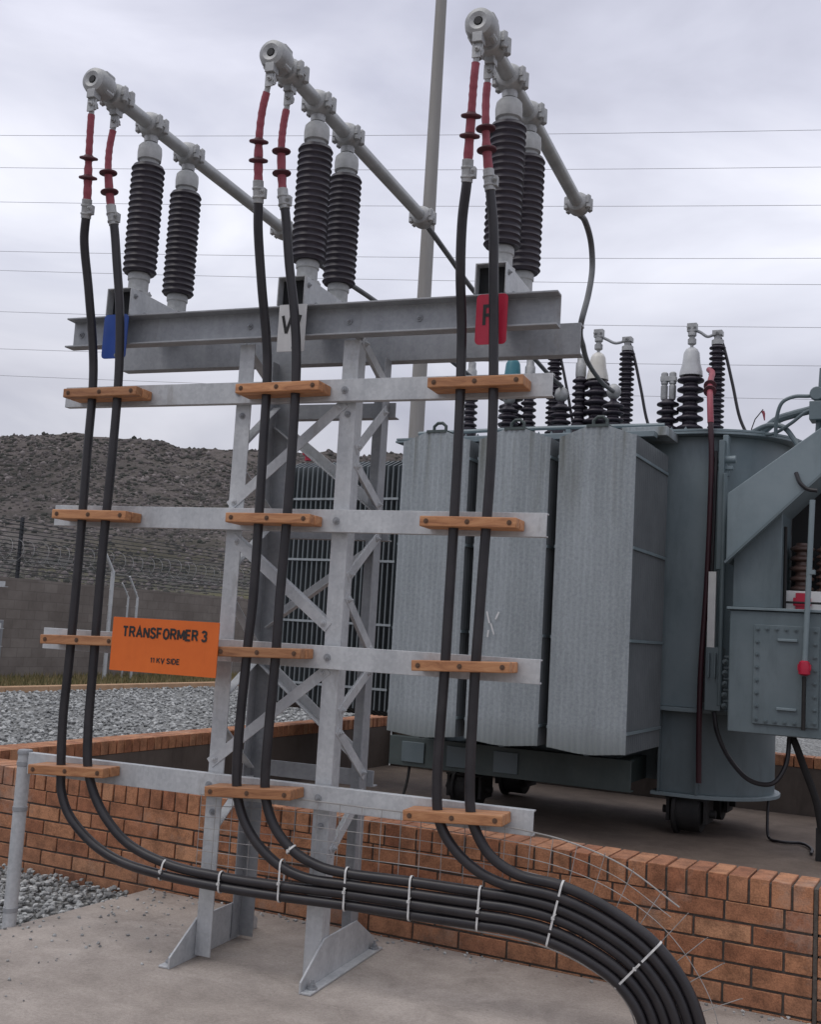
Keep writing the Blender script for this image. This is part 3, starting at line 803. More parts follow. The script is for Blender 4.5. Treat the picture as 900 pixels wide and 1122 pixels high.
# common end stations: inner and outer edge of the stack
ST = [((-1.19,.322),(-1.172,.557)),((-1.055,.322),(-1.025,.555)),((-.922,.306),(-.872,.541)),((-.787,.265),(-.690,.480)),((-.672,.203),(-.520,.380)),((-.605,.125),(-.405,.240)),((-.575,.03),(-.345,.075)),((-.565,-.12),(-.33,-.12))]
CL = ['leftmost black cable of the left pair, dropping from the end of the left busbar', 'black cable second from the left, right one of the left pair',
      'left black cable of the middle pair, below the middle busbar end', 'right black cable of the middle pair, passing over the white phase plate',
      'left black cable of the right pair, beside the red phase plate', 'rightmost black cable, passing down over the red phase plate']
RC = .0198
for i in range(6):
    pts = list(CT[i])
    fr = (i + .5)/6
    for k_, (a, c) in enumerate(ST):
        if i < 4 or (i == 4 and k_ >= 1) or (i == 5 and k_ >= 2):
            pts.append((a[0]*(1-fr)+c[0]*fr, 4.03, a[1]*(1-fr)+c[1]*fr))
    pts = [(x, y + (.004*math.sin(3.1*x + i*1.9) if z < .6 else 0), z + (.0009*math.sin(4.7*x + i*2.6) if z < .6 else 0)) for x, y, z in pts]
    sp = spline(pts, 9)
    e = thing('power_cable', CL[i], 'cable', pts[0], FT, 'black power cables down the steel support')
    n1 = next(k for k, p in enumerate(sp) if p.z < 3.235)
    n2 = next(k for k, p in enumerate(sp) if p.z < 3.160)
    n3 = next(k for k, p in enumerate(sp) if p.z < 3.595)
    b = MB(); b.tube(sp[n2-2:], RC, 14); mk('sheath', b, M['cable'], e)
    rp = sp[n3:n1+2]
    b = MB(); b.tube(rp, [(.0150 + .0012*abs(math.sin(q*.9+i)) + .0007*math.sin(q*2.3+i*2) + (.003 if q > len(rp)*.6 else 0)) for q in range(len(rp))], 14); rd = mk('red_sleeve', b, M['red'], e)
    for zz in (3.415, 3.335):
        k_ = next(k for k, p in enumerate(sp) if p.z < zz)
        ax = (sp[k_-1]-sp[k_+1]).normalized()
        b = MB(); b.lathe([(.018,-.014),(.021,-.011),(.039,-.007),(.041,-.002),(.039,.002),(.021,.008),(.018,.012)], sp[k_], ax, 20); mk('rain_shed', b, M['shed'], rd)
    cp = sp[n1-1:n2+1]
    b = MB(); b.tube(cp, .0225, 14)
    q = cp[len(cp)//2]; qx = (cp[0]-cp[-1]).normalized()
    for s_ in (-.018, .018): b.lathe([(.0225,-.005),(.026,-.004),(.026,.004),(.0225,.005)], q+qx*s_, qx, 16)
    b.box(q.x+.010, q.x+.035, q.y-.013, q.y+.013, q.z-.024, q.z+.018)
    b.bolt((q.x+.025, q.y-.013, q.z), (0,-1,0), .008, .008)
    mk('clamp_band', b, M['alu'], e, bevel=.0015)
    b = MB(); b.cyl(sp[n3+1], sp[0]+Vector((0,0,.02)), .012, n=12); b.box(sp[0].x-.017, sp[0].x+.017, sp[0].y-.012, sp[0].y-.006, sp[0].z-.03, sp[0].z+.03)
    mk('lug', b, M['alu'], e)

# ------------------------------------------------------------------ wooden cleats
CW = ('left','middle','right'); CR = ('top','second','third','lowest')
cl0 = None
for r_, z in enumerate((2.386, 1.834, 1.283, .722)):
    for c_, (x0, x1) in enumerate(((-3.245,-2.855),(-2.357,-1.965),(-1.49,-1.097))):
        lab = '%s wooden cleat on the %s cross arm' % (CW[c_], ('topmost','second','third','lowest')[r_])
        if cl0 is None:
            cl0 = thing('wooden_cleat', lab, 'cleat', (0,0,0), FT, 'wooden cable cleats on the cross arms')
            for y0, y1, nm in ((-.050,-.0025,'front_half'),(.0025,.073,'back_half')):
                b = MB(); b.box(-.196,.196,y0,y1,-.0205,.0205); mk(nm, b, M['wood'], cl0, bevel=.004)
            bolts([((xx,-.0505,0),(0,-1,0),.0065,.004) for xx in (-.168, 0.0, .168)], M['woodbolt'], cl0)
            t = cl0
        else: t = copy_tree(cl0)
        tilt = Matrix.Rotation(-R((.5,-.3,2.0,3.2)[r_] + random.uniform(-.5,.5)), 4, 'Y')
        t.matrix_world = FT @ Matrix.Translation(((x0+x1)/2, 4.03, z)) @ tilt
        props(t, lab, 'cleat', 'wooden cable cleats on the cross arms')

# ------------------------------------------------------------------ signs
GLYPH = {   # letters as strokes on a grid 1 wide and 1 high
 'T': (.80, [[(0,1),(.8,1)],[(.4,1),(.4,0)]]),
 'R': (.80, [[(0,0),(0,1),(.52,1),(.70,.92),(.74,.76),(.70,.60),(.52,.52),(0,.52)],[(.42,.52),(.80,0)]]),
 'A': (.90, [[(0,0),(.45,1),(.90,0)],[(.17,.34),(.73,.34)]]),
 'N': (.78, [[(0,0),(0,1)],[(.02,1),(.76,0)],[(.78,0),(.78,1)]]),
 'S': (.74, [[(.72,.80),(.62,.94),(.38,1),(.12,.94),(.03,.76),(.14,.60),(.58,.44),(.72,.28),(.64,.08),(.38,0),(.10,.06),(0,.24)]]),
 'F': (.68, [[(0,0),(0,1),(.68,1)],[(0,.53),(.58,.53)]]),
 'O': (.86, [[(.43,1),(.14,.88),(0,.5),(.14,.12),(.43,0),(.72,.12),(.86,.5),(.72,.88),(.43,1),(.40,1)]]),
 'M': (1.0, [[(0,0),(0,1)],[(.03,1),(.50,.15)],[(.50,.15),(.97,1)],[(1.0,1),(1.0,0)]]),
 'E': (.68, [[(.68,1),(0,1),(0,0),(.70,0)],[(0,.52),(.62,.52)]]),
 '3': (.68, [[(0,.82),(.12,.96),(.34,1),(.58,.92),(.64,.74),(.54,.57),(.28,.53)],[(.28,.53),(.58,.46),(.68,.27),(.58,.06),(.32,0),(.10,.05),(0,.20)]]),
 '1': (.30, [[(0,.76),(.24,.96)],[(.24,1),(.24,0)]]),
 'K': (.78, [[(0,0),(0,1)],[(0,.38),(.70,1)],[(.26,.62),(.78,0)]]),
 'V': (.86, [[(0,1),(.43,0),(.86,1)]]),
 'I': (.10, [[(.05,0),(.05,1)]]),
 'D': (.80, [[(0,0),(0,1),(.40,1),(.68,.86),(.80,.5),(.68,.14),(.40,0),(0,0),(0,.05)]]),
 'W': (1.2, [[(0,1),(.28,0)],[(.28,0),(.60,1)],[(.60,1),(.92,0)],[(.92,0),(1.2,1)]]),
}
def lettering(txt, size, parent, pos, stroke, mat, wid=None):
    adv = 0; runs = []
    for ch in txt:
        if ch == ' ': adv += .42; continue
        w_, st = GLYPH[ch]
        runs += [[(adv+x, z) for x, z in r_] for r_ in st]
        adv += w_ + .36
    adv -= .36
    kx = (wid/adv) if wid else size
    b = MB(); h_ = stroke/2
    for n_, r_ in enumerate(runs):
        P_ = [Vector(((x - adv/2)*kx, (z-.5)*size)) for x, z in r_]
        left, right = [], []
        for q, p in enumerate(P_):
            d0 = (P_[q]-P_[q-1]).normalized() if q else None
            d1 = (P_[q+1]-P_[q]).normalized() if q < len(P_)-1 else None
            d0 = d0 or d1; d1 = d1 or d0
            nn = Vector((-(d0+d1).y, (d0+d1).x)).normalized()
            k_ = h_/max(.35, nn.dot(Vector((-d0.y, d0.x))))
            e_ = -d1*h_*.0 if q else -d1*h_*.0
            left.append(p + nn*k_); right.append(p - nn*k_)
        y = pos[1] - n_*.00004
        vs = [(pos[0]+p.x, y, pos[2]+p.y) for p in left + right]; m_ = len(left)
        b.add(vs, [(q, q+1, m_+q+1, m_+q) for q in range(m_-1)])
    return mk('lettering', b, mat, parent, sharp=0)
def rounded(w, h, r, n=5):
    out = []
    for cx, cz, a0 in ((w/2-r,h/2-r,0),(-w/2+r,h/2-r,90),(-w/2+r,-h/2+r,180),(w/2-r,-h/2+r,270)):
        for q in range(n+1):
            a = R(a0 + 90*q/n); out.append((cx+r*math.cos(a), cz+r*math.sin(a)))
    return out
e = thing('transformer_sign', 'orange board lettered TRANSFORMER 3 hanging on the third cross arm', 'sign', (-2.598, 3.968, 1.281), FT)
b = MB(); b.extrude(rounded(.522,.226,.004), (-2.598,3.968,1.281), (1,0,0), (0,0,1), (0,.004,0)); mk('board', b, M['orange'], e)
lettering('TRANSFORMER 3', .040, e, (-2.599,3.967,1.334), .0092, M['black'], .41)
lettering('11 KV SIDE', .020, e, (-2.585,3.967,1.222), .0048, M['black'], .14)
for x in (-2.82,-2.385):
    b = MB(); b.cyl((x,3.975,1.281),(x,4.104,1.281),.006,n=8); b.box(x-.012,x+.012,3.9725,3.977,1.25,1.31)
    mk('bracket', b, M['galv_dark'], e)
for x, m, t, lab, zc in ((-3.058,'blue','B','small blue phase plate behind the left cable pair','2.664'),(-2.155,'white','W','small white phase plate marked W behind the middle cable pair','2.663'),(-1.265,'redsign','R','small red phase plate behind the right cable pair','2.658')):
    z = float(zc)
    e = thing('phase_plate', lab, 'phase plate', (x,4.07,z), FT, 'coloured phase plates on the top channel')
    b = MB(); b.extrude(rounded(.13,.206,.018 if m != 'white' else .004), (x,4.068,z), (1,0,0), (0,0,1), (0,.004,0)); mk('plate', b, M[m], e)
    if m != 'blue': lettering(t, .078, e, (x-.002,4.0665,z+.015), .0135, M['black'], .084 if t == 'W' else .055)
    bolts([((x+.012,4.0675,zz),(0,-1,0),.005,.004) for zz in (z-.088, z+.088)], M['galv_dark'], e)
    b = MB(); b.box(x-.02,x+.02,4.072,4.082,z+.06,z+.1); mk('bracket', b, M['galv_dark'], e)

# ------------------------------------------------------------------ wire mesh tray behind the cables
e = thing('cable_tray', 'galvanised wire mesh cable tray curving behind the cable bundle', 'cable tray', (-1.6,4.07,.3), FT)
inner = [(-2.43,.312),(-2.28,.308),(-1.99,.306),(-1.70,.308),(-1.45,.312),(-1.19,.304),(-1.055,.300),(-.928,.284),(-.797,.245),(-.690,.19),(-.625,.118),(-.597,.03),(-.588,-.1)]
outer = [(-2.43,.68),(-2.28,.69),(-1.99,.705),(-1.70,.705),(-1.45,.705),(-1.19,.70),(-1.04,.692),(-.871,.671),(-.67,.612),(-.467,.494),(-.335,.35),(-.245,.19),(-.215,.0)]
YT_ = 4.085
def lerp2(f): return [(a[0]*(1-f)+c[0]*f, YT_ + .0, a[1]*(1-f)+c[1]*f) for a, c in zip(inner, outer)]
b = MB()
for q in range(9):
    ln = lerp2(q/8)
    b.tube(spline(ln if q < 7 else ln[:-3], 6), .0015 if 0 < q < 8 else .0028, 6)
fl = [(x*1.0 + (.004 if x > -1.2 else 0), YT_-.075, z+.005) for x, _, z in lerp2(1.0)]
mk('long_wires', b, M['meshwire'], e)
b = MB()
si, so = spline(lerp2(0), 6), spline(lerp2(1), 6)
acc = 0; last = 0
for q in range(len(si)):
    if q: acc += ((si[q]-si[q-1]).length + (so[q]-so[q-1]).length)/2
    if q == 0 or acc - last > .07:
        last = acc
        a, c = si[q], so[q]
        ptsx = [a + (c-a)*t for t in (0,.5,1)]
        if c.x > -.75: ptsx.append(c + Vector((.012,-.06,.02)))
        b.tube(ptsx, .0015, 5)
mk('cross_wires', b, M['meshwire'], e)
b = MB(); b.tube(spline([(-2.252,4.085,.70),(-2.235,4.083,.64),(-2.165,4.078,.54),(-2.06,4.075,.455),(-1.95,4.072,.405),(-1.8,4.072,.385)], 6), .0055, 8)
mk('edge_wire', b, M['meshwire'], e)

# ------------------------------------------------------------------ cable ties
def stack_at(x):
    """centre of cable 1 (lowest) and of cable n at a station x on the straight part"""
    pass
def tie(p_in, p_out, label):
    a, c = Vector((p_in[0], 4.03, p_in[1])), Vector((p_out[0], 4.03, p_out[1]))
    d = (c-a).normalized(); y = Vector((0,1,0)); w_ = d.cross(y)
    rr = RC + .0016; ring = []
    a2, c2 = a + d*RC, c - d*RC
    for q in range(9): an = math.pi*q/8; ring.append(c2 + (y*math.cos(an)*-1 + d*math.sin(an))*rr)
    for q in range(9): an = math.pi*q/8; ring.append(a2 + (y*math.cos(an) - d*math.sin(an))*rr)
    b = MB(); n = len(ring); hw = .0038; vs = []
    cen = (a+c)/2
    for p in ring:
        out = (p - cen); out = (out - w_*out.dot(w_)).normalized()
        for s_, t_ in ((-hw,0),(hw,0),(hw,.0018),(-hw,.0018)): vs.append(p + w_*s_ + out*t_)
    fs = []
    for i in range(n):
        j = (i+1) % n
        for q in range(4): fs.append((i*4+q, i*4+(q+1)%4, j*4+(q+1)%4, j*4+q))
    b.add(vs, fs)
    hp = a + (c-a)*.45 - y*(rr+.002)
    b.box(hp.x-.006, hp.x+.006, hp.y-.005, hp.y+.002, hp.z-.005, hp.z+.005)
    b.tube([hp, hp+Vector((.006,-.012,.008)), hp+Vector((.014,-.016,.02))], .0015, 5)
    mk('cable_tie', b, M['tie'], loc=cen, frame=FT, sharp=30, label=label, cat='cable tie', group='white cable ties on the bundle')
tie((-2.56,.325),(-2.54,.408),'leftmost white cable tie, round two cables at the left end')
tie((-2.275,.312),(-2.275,.394),'white cable tie round two cables in front of the left leg')
tie((-2.005,.312),(-2.005,.475),'white cable tie just left of where the middle pair joins')
tie((-1.985,.502),(-1.957,.534),'white tie round the single curving cable of the middle pair')
tie((-1.722,.318),(-1.722,.480),'white cable tie round four cables in front of the right leg')
tie((-1.455,.320),(-1.455,.482),'white cable tie right of the right leg, round four cables')
tie((-1.185,.322),(-1.18,.482),'white cable tie round four cables below the right pair')
tie((-.922,.306),(-.872,.541),'long white cable tie round all six cables where the bundle bends')
tie((-.672,.203),(-.520,.380),'slanting white cable tie low on the bend of the bundle')

# ------------------------------------------------------------------ conductors from the busbars
def cond(name, pts, lab, r=.017):
    b = MB(); b.tube(spline(pts, 8), r, 10); mk(name, b, M['cond'], loc=pts[0], label=lab, cat='conductor', group='conductors from the busbars to the transformer')
def t2b(p): return tuple(FT @ Vector(p))
cond('bare_conductor', [t2b((PH[2],5.62,3.70)), t2b((PH[2],5.78,3.72)), t2b((PH[2],5.96,3.66)), t2b((PH[2],6.02,3.54)), t2b((PH[2],5.95,3.36)), (-1.955,5.70,3.17), (-2.175,6.4,3.235), (-2.40,7.2,3.335), (-2.556,8.0,3.40), (-2.689,8.75,3.50)], 'drooping grey conductor from the right busbar to the transformer')
cond('bare_conductor', [t2b((PH[1],5.60,3.735)), (-2.893,5.900,3.720), (-3.020,6.600,3.714), (-2.98,7.4,3.56), (-3.10,8.3,3.56), (-3.15,8.75,3.57)], 'grey conductor leaving the middle busbar behind the top channel')
cond('bare_conductor', [t2b((PH[0],5.60,3.735)), t2b((PH[0],5.85,3.70)), (-3.69,6.4,3.66), (-3.72,7.4,3.6), (-3.68,8.3,3.5), (-3.633,8.75,3.48)], 'grey conductor sloping from the left busbar to the transformer')

# ================================================================== TRANSFORMER
TR = thing('transformer', 'large grey oil transformer with cooling radiators standing in the brick bund', 'transformer', (-2.9,9.1,0))
def dshape(x0, xc, y0, y1, n=18, off=0):
    r = (y1-y0)/2; yc = (y0+y1)/2
    out = [(x0-off, y0-off)]
    for q in range(n+1):
        a = -math.pi/2 + math.pi*q/n
        out.append((xc + (r+off)*math.cos(a), yc + (r+off)*math.sin(a)))
    out.append((x0-off, y1+off))
    return out
def slabz(b, prof, z0, z1): b.extrude(prof, (0,0,z0), (1,0,0), (0,1,0), (0,0,z1-z0))
b = MB(); slabz(b, dshape(-4.4,-1.95,8.45,9.75), .96, 3.04); tank = mk('tank', b, M['tpaint'], TR, sharp=30)
b = MB(); slabz(b, dshape(-4.4,-1.95,8.45,9.75,18,.115), 3.042, 3.060); slabz(b, dshape(-4.4,-1.95,8.45,9.75,18,.11), 3.064, 3.082)
for q in range(22): b.bolt((-4.3+q*.11, 8.38, 3.083), (0,0,1), .011, .014)
mk('top_flange', b, M['tpaint'], TR, sharp=30, bevel=.003)
b = MB(); slabz(b, dshape(-4.4,-1.95,8.45,9.75,18,.05), .925, .957); mk('lower_flange', b, M['tpaint'], TR, sharp=30, bevel=.003)
b = MB(); slabz(b, dshape(-2.14,-1.99,8.50,9.70,18), .315, .923); slabz(b, [(-4.3,8.8),(-2.145,8.8),(-2.145,9.6),(-4.3,9.6)], .36, .92)
for x in (-2.135, -1.85): b.box(x-.008,x+.008,8.455,8.499,.316,.92)
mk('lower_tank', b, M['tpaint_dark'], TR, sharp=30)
b = MB(); slabz(b, dshape(-2.15,-1.99,8.50,9.70,18,.045), .285, .313); mk('bottom_flange', b, M['tpaint'], TR, sharp=30, bevel=.003)
for x in (-2.0,):
    b = MB(); b.box(-1.735,-1.705,8.40,8.468,1.0,3.0); mk('stiffener', b, M['tpaint'], TR, bevel=.004)
# lifting lug and bracket near the top of the tank
lug = MB(); lug.box(-1.70,-1.66,8.36,8.46,2.72,3.03); lug.cyl((-1.76,8.37,2.84),(-1.60,8.37,2.84),.03,n=12); lug.box(-1.74,-1.62,8.35,8.40,2.76,2.79)
mk('lifting_lug', lug, M['tpaint'], TR, bevel=.004)
# vertical conduits
b = MB(); b.box(-1.715,-1.675,8.30,8.36,2.0,2.98); mk('cable_duct', b, M['tpaint_dark'], TR, bevel=.003)
b = MB(); b.cyl((-1.66,8.28,1.0),(-1.66,8.28,2.72),.018,n=10); mk('conduit', b, M['tpaint_dark'], TR, bevel=.003)
b = MB(); b.box(-1.76,-1.705,8.27,8.30,1.42,1.98); mk('gauge_strip', b, M['white'], TR, label='pale vertical strip on the tank front')
b = MB(); b.box(-1.765,-1.65,8.27,8.40,.96,1.42); 
for z in (1.0,1.08,1.16,1.24,1.32): b.bolt((-1.62,8.26,z),(0,-1,0),.014,.02); b.box(-1.63,-1.57,8.26,8.30,z+.03,z+.045)
b.box(-1.745,-1.73,8.24,8.272,1.2,1.38); b.box(-1.70,-1.685,8.24,8.272,1.2,1.38)
mk('tap_gauge', b, M['tpaint_dark'], TR, bevel=.003)

# front radiators
def front_radiator(x0):
    x1 = x0 + .565; xc = (x0+x1)/2
    root = MB()
    NF = 19; pitch = .05
    for q in range(NF):
        y = 7.40 + q*pitch
        amp = .008
        nfl = 13
        outl = []
        # fluted sheet: extruded zig-zag cross-section, top and bottom tapering to the headers
        secs = 2*nfl
        xs = [x0 + (x1-x0)*t/secs for t in range(secs+1)]
        def ztop(x): return 2.865 + .075*(1 - min(1, max(0, (abs(x-xc)-.06)/.20)))
        def zbot(x): return .660 - .022*(1 - min(1, max(0, (abs(x-xc)-.06)/.20)))
        vs = []; 
        for sgn in (-1, 1):
            for t, x in enumerate(xs):
                yy = y + sgn*.007 + (amp if t % 2 else 0)*sgn*.9
                if t in (0, secs): yy = y + sgn*.002
                vs += [(x, yy, zbot(x)), (x, yy, zbot(x)+.05), (x, yy, ztop(x)-.05), (x, yy, ztop(x))]
        n = secs+1; fs = []
        for sgn in range(2):
            o = sgn*n*4
            for t in range(secs):
                for k_ in range(3):
                    f = (o+t*4+k_, o+(t+1)*4+k_, o+(t+1)*4+k_+1, o+t*4+k_+1)
                    fs.append(f if sgn == 0 else tuple(reversed(f)))
        o = n*4
        for t in range(secs):
            fs.append((t*4, o+t*4, o+(t+1)*4, (t+1)*4)); fs.append((t*4+3, (t+1)*4+3, o+(t+1)*4+3, o+t*4+3))
        for k_ in range(3):
            fs.append((k_, k_+1, o+k_+1, o+k_)); e_ = secs*4
            fs.append((e_+k_, o+e_+k_, o+e_+k_+1, e_+k_+1))
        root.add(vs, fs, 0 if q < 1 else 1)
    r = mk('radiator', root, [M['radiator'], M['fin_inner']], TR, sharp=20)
    for z in (2.895, .665):
        hd = MB(); hd.cyl((xc,7.42,z),(xc,8.46,z),.042,n=16); hd.cyl((xc,8.36,z),(xc,8.40,z),.075,n=16)
        mk('header_pipe', hd, M['tpaint_dark'], r)
    for z in (2.72, 2.07, 1.43, .80):
        for x in (x0-.003, x1+.003):
            tb = MB(); tb.box(x-.004, x+.004, 7.40, 8.31, z-.010, z+.010); mk('tie_strip', tb, M['tpaint'], r)
    lg = MB(); lg.tube([(xc-.05,7.45,2.93),(xc-.05,7.45,2.985),(xc-.02,7.45,3.01),(xc+.02,7.45,3.01),(xc+.05,7.45,2.985),(xc+.05,7.45,2.93)], .013, 8)
    lg.box(xc-.08,xc+.08,7.38,7.52,2.925,2.945)
    mk('lifting_eye', lg, M['tgreen'], r)
    return r
for x0 in (-3.935, -3.295, -2.662): front_radiator(x0)
# flat rail over the radiators
b = MB(); b.box(-3.95,-2.12,7.95,8.05,2.955,3.0); mk('top_rail', b, M['tpaint'], TR, bevel=.004)
b = MB(); b.box(-2.40,-2.05,8.05,8.40,2.98,3.05); mk('junction_tray', b, M['radiator'], TR, bevel=.004)
# chalk mark on the middle radiator
b = MB()
for p0, p1 in (((-3.155,1.585),(-3.13,1.50)),((-3.06,1.585),(-3.085,1.53)),((-3.12,1.50),(-3.09,1.42)),((-3.135,1.45),(-3.14,1.40))):
    b.beam((p0[0],7.374,p0[1]),(p1[0],7.374,p1[1]),[(-.006,0),(.006,0),(.006,.001),(-.006,.001)],(0,1,0))
mk('chalk_mark', b, M['white'], TR)
# end radiators on the left, fins seen edge on
for (y0, y1) in ((8.35, 8.85), (9.05, 9.55)):
    rb = MB()
    for q in range(23):
        x = -5.62 + q*.052
        rb.extrude([(y0,.72),(y0,2.84),((y0+y1)/2-.05,2.92),((y0+y1)/2+.05,2.92),(y1,2.84),(y1,.72),((y0+y1)/2+.05,.66),((y0+y1)/2-.05,.66)], (x-.007,0,0), (0,1,0), (0,0,1), (.014,0,0))
    r = mk('radiator', rb, M['fin_edge'], TR, label='end radiator seen fin edge on')
    for z in (2.86,.72):
        hd = MB(); hd.cyl((-5.66,(y0+y1)/2,z),(-4.38,(y0+y1)/2,z),.042,n=14); mk('header_pipe', hd, M['tpaint_dark'], r)
    for z in (2.55,2.0,1.45,.9):
        tb = MB(); tb.box(-5.63,-4.46,y0-.008,y0-.002,z-.010,z+.010); mk('tie_strip', tb, M['radiator'], r)
b = MB(); b.cyl((-5.52,8.5,2.93),(-5.52,8.5,3.0),.03,n=12); b.lathe([(.05,0),(.055,.02),(.05,.05)], (-5.52,8.5,2.98)); mk('valve_wheel', b, M['redsign'], TR, label='small red valve wheel on the end radiator')
# underframe
b = MB()
b.extrude(channel(0,.08,.23,.012), (-4.22,8.0,.335), (0,1,0), (0,0,1), (2.0,0,0))
for x in (-4.15,-3.72,-3.35,-2.80,-2.36): b.box(x-.04,x+.04,8.09,8.82,.36,.54)
b.extrude(channel(0,.08,.23,.012), (-4.22,9.65,.335), (0,1,0), (0,0,1), (2.0,0,0))
mk('underframe', b, M['tgreen'], TR, bevel=.003)
for x in (-4.0,-3.6,-3.2): 
    b = MB(); b.box(x-.10,x+.10,7.985,7.998,.37,.53); mk('rail_plate', b, M['tpaint_dark'], TR, bevel=.003)
for (x, y) in ((-3.68,8.42),(-3.68,9.45),(-1.93,8.62),(-1.93,9.4)):
    w_ = MB(); w_.lathe([(.04,-.11),(.15,-.11),(.17,-.10),(.17,-.075),(.145,-.07),(.145,.10),(.12,.11),(.04,.11)], (x,y,.168), (1,0,0), 26)
    wh = mk('wheel', w_, M['wheel'], TR)
    fk = MB()
    for sx in (-.15,.13): fk.box(x+sx,x+sx+.025,y-.12,y+.12,.10,.27)
    fk.box(x-.16,x+.17,y-.12,y+.12,.27,.284); fk.cyl((x-.2,y,.168),(x+.2,y,.168),.03,n=12)
    mk('axle_box', fk, M['wheel'], wh)
b = MB(); b.tube(spline([(-4.05,8.05,.34),(-4.06,8.03,.2),(-4.10,8.0,.0)], 5), .012, 7); mk('earth_strap', b, M['wheel'], TR)

# cubicle (cable box), duct and recess at the right
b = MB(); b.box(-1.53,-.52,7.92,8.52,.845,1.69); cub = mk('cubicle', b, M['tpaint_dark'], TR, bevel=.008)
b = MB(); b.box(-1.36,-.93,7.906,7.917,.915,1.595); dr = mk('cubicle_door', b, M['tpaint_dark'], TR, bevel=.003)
bolts([((xx,7.905,.95+q*.088),(0,-1,0),.010,.010) for xx in (-1.335,-.955) for q in range(8)] + [((-1.335+q*.063,7.905,zz),(0,-1,0),.010,.010) for zz in (.94,1.57) for q in range(1,6)], M['tpaint_dark'], dr)
for zz in (1.487, 1.02):
    b = MB(); b.box(-1.20,-1.07,7.888,7.905,zz,zz+.018); mk('handle', b, M['tpaint'], dr, bevel=.003)
b = MB(); b.box(-1.55,-.50,7.90,8.54,1.693,1.712); mk('cubicle_lid', b, M['tpaint'], TR, bevel=.003)
b = MB(); b.box(-1.53,-1.20,8.0,8.5,1.715,2.42); mk('riser_box', b, M['tpaint_dark'], TR, bevel=.005)
b = MB(); b.box(-1.195,-.5,8.42,8.46,1.715,2.6); mk('recess_back', b, M['darkcav'], TR)
b = MB(); b.extrude([(-1.57,2.02),(-1.035,2.55),(-.55,3.02),(-.55,3.25),(-.95,2.975),(-1.57,2.52)], (0,7.93,0), (1,0,0), (0,0,1), (0,.50,0)); dk = mk('sloping_duct', b, M['tpaint'], TR, bevel=.006, sharp=30)
b = MB(); b.beam((-1.575,7.925,2.022),(-.56,7.925,3.012),[(-.008,0),(.008,0),(.008,.02),(-.008,.02)],(0,-1,0)); mk('edge_bar', b, M['tpaint_dark'], dk)
b = MB(); b.lathe(shed_profile(.045,.085,0,.36,5), (-1.10,8.28,1.84), n=20); mk('coil_insulator', b, M['copper'], TR)
b = MB(); b.lathe(shed_profile(.03,.055,0,.34,7), (-.95,8.28,1.84), n=18); mk('coil_insulator', b, M['copper'], TR)
b = MB(); b.box(-1.19,-.8,8.14,8.16,1.716,1.85); mk('notice_plate', b, M['white'], TR)
b = MB(); b.box(-1.12,-1.03,8.128,8.136,1.722,1.835); b.box(-1.135,-1.015,8.120,8.126,1.745,1.80); mk('red_tag', b, M['redsign'], TR)
b = MB(); b.cyl((-1.19,8.09,1.765),(-.7,8.09,1.765),.008,n=8); b.cyl((-1.19,8.09,1.715),(-1.19,8.09,2.3),.012,n=8); mk('guard_rail', b, M['wheel'], TR)
b = MB(); b.tube(spline([(-1.105,7.92,2.66),(-1.07,7.9,2.58),(-1.02,7.9,2.54),(-.96,7.9,2.53)],6), .014, 8); mk('hose', b, M['cable'], TR)
b = MB(); b.cyl((-1.015,7.86,1.36),(-.985,7.86,2.46),.019,n=12); b.box(-1.0,-.96,7.84,7.9,1.95,1.98); mk('vertical_pipe', b, M['tpaint'], TR)
b = MB(); b.lathe([(.02,-.05),(.038,-.04),(.04,0),(.034,.04),(.02,.05)], (-1.018,7.86,1.315)); b.box(-1.06,-.975,7.845,7.875,1.30,1.34); mk('valve', b, M['redsign'], TR, label='red valve at the foot of the pipe')
b = MB(); b.cyl((-1.018,7.86,.90),(-1.018,7.86,1.26),.014,n=10); mk('drain_pipe', b, M['wheel'], TR)
# pipework on top at the right
for pts, r in (([(-1.62,8.9,3.09),(-1.5,8.8,3.12),(-1.36,8.7,3.20),(-1.22,8.6,3.22),(-1.05,8.5,3.24),(-.6,8.4,3.42)],.032),
               ([(-1.33,8.45,3.02),(-1.32,8.42,3.16),(-1.28,8.4,3.27),(-1.20,8.4,3.31),(-1.08,8.4,3.31),(-.6,8.4,3.33)],.014),
               ([(-1.55,8.6,3.08),(-1.40,8.55,3.13),(-1.28,8.5,3.10),(-1.2,8.48,3.0),(-1.15,8.45,2.92)],.020),
               ([(-1.48,8.62,3.07),(-1.34,8.5,3.06),(-1.22,8.45,3.12),(-1.1,8.42,3.2),(-1.0,8.4,3.2)],.013),
               ([(-1.03,8.42,2.9),(-1.0,8.42,3.52)],.022), ([(-.96,8.42,2.9),(-.95,8.42,3.56)],.03)):
    b = MB(); b.tube(spline(pts, 8), r, 10); mk('pipe', b, M['tpaint_dark'], TR)
b = MB(); b.box(-1.08,-.82,8.34,8.5,3.12,3.26); b.lathe([(.05,-.03),(.055,0),(.05,.03)], (-1.03,8.38,3.32), (0,1,0), 14); b.cyl((-1.03,8.38,3.25),(-1.03,8.38,3.3),.02,n=8)
mk('relay_box', b, M['tpaint_dark'], TR, bevel=.005)

b = MB(); b.tube([(-1.50,8.4,3.07),(-1.47,8.38,3.146),(-1.41,8.36,3.215)], .004, 6); mk('flag_wire', b, M['wheel'], TR)
b = MB(); b.tube([(-1.412,8.36,3.20),(-1.404,8.36,3.18),(-1.398,8.36,3.13)], [.012,.010,.004], 8); mk('red_flag', b, M['red'], TR)
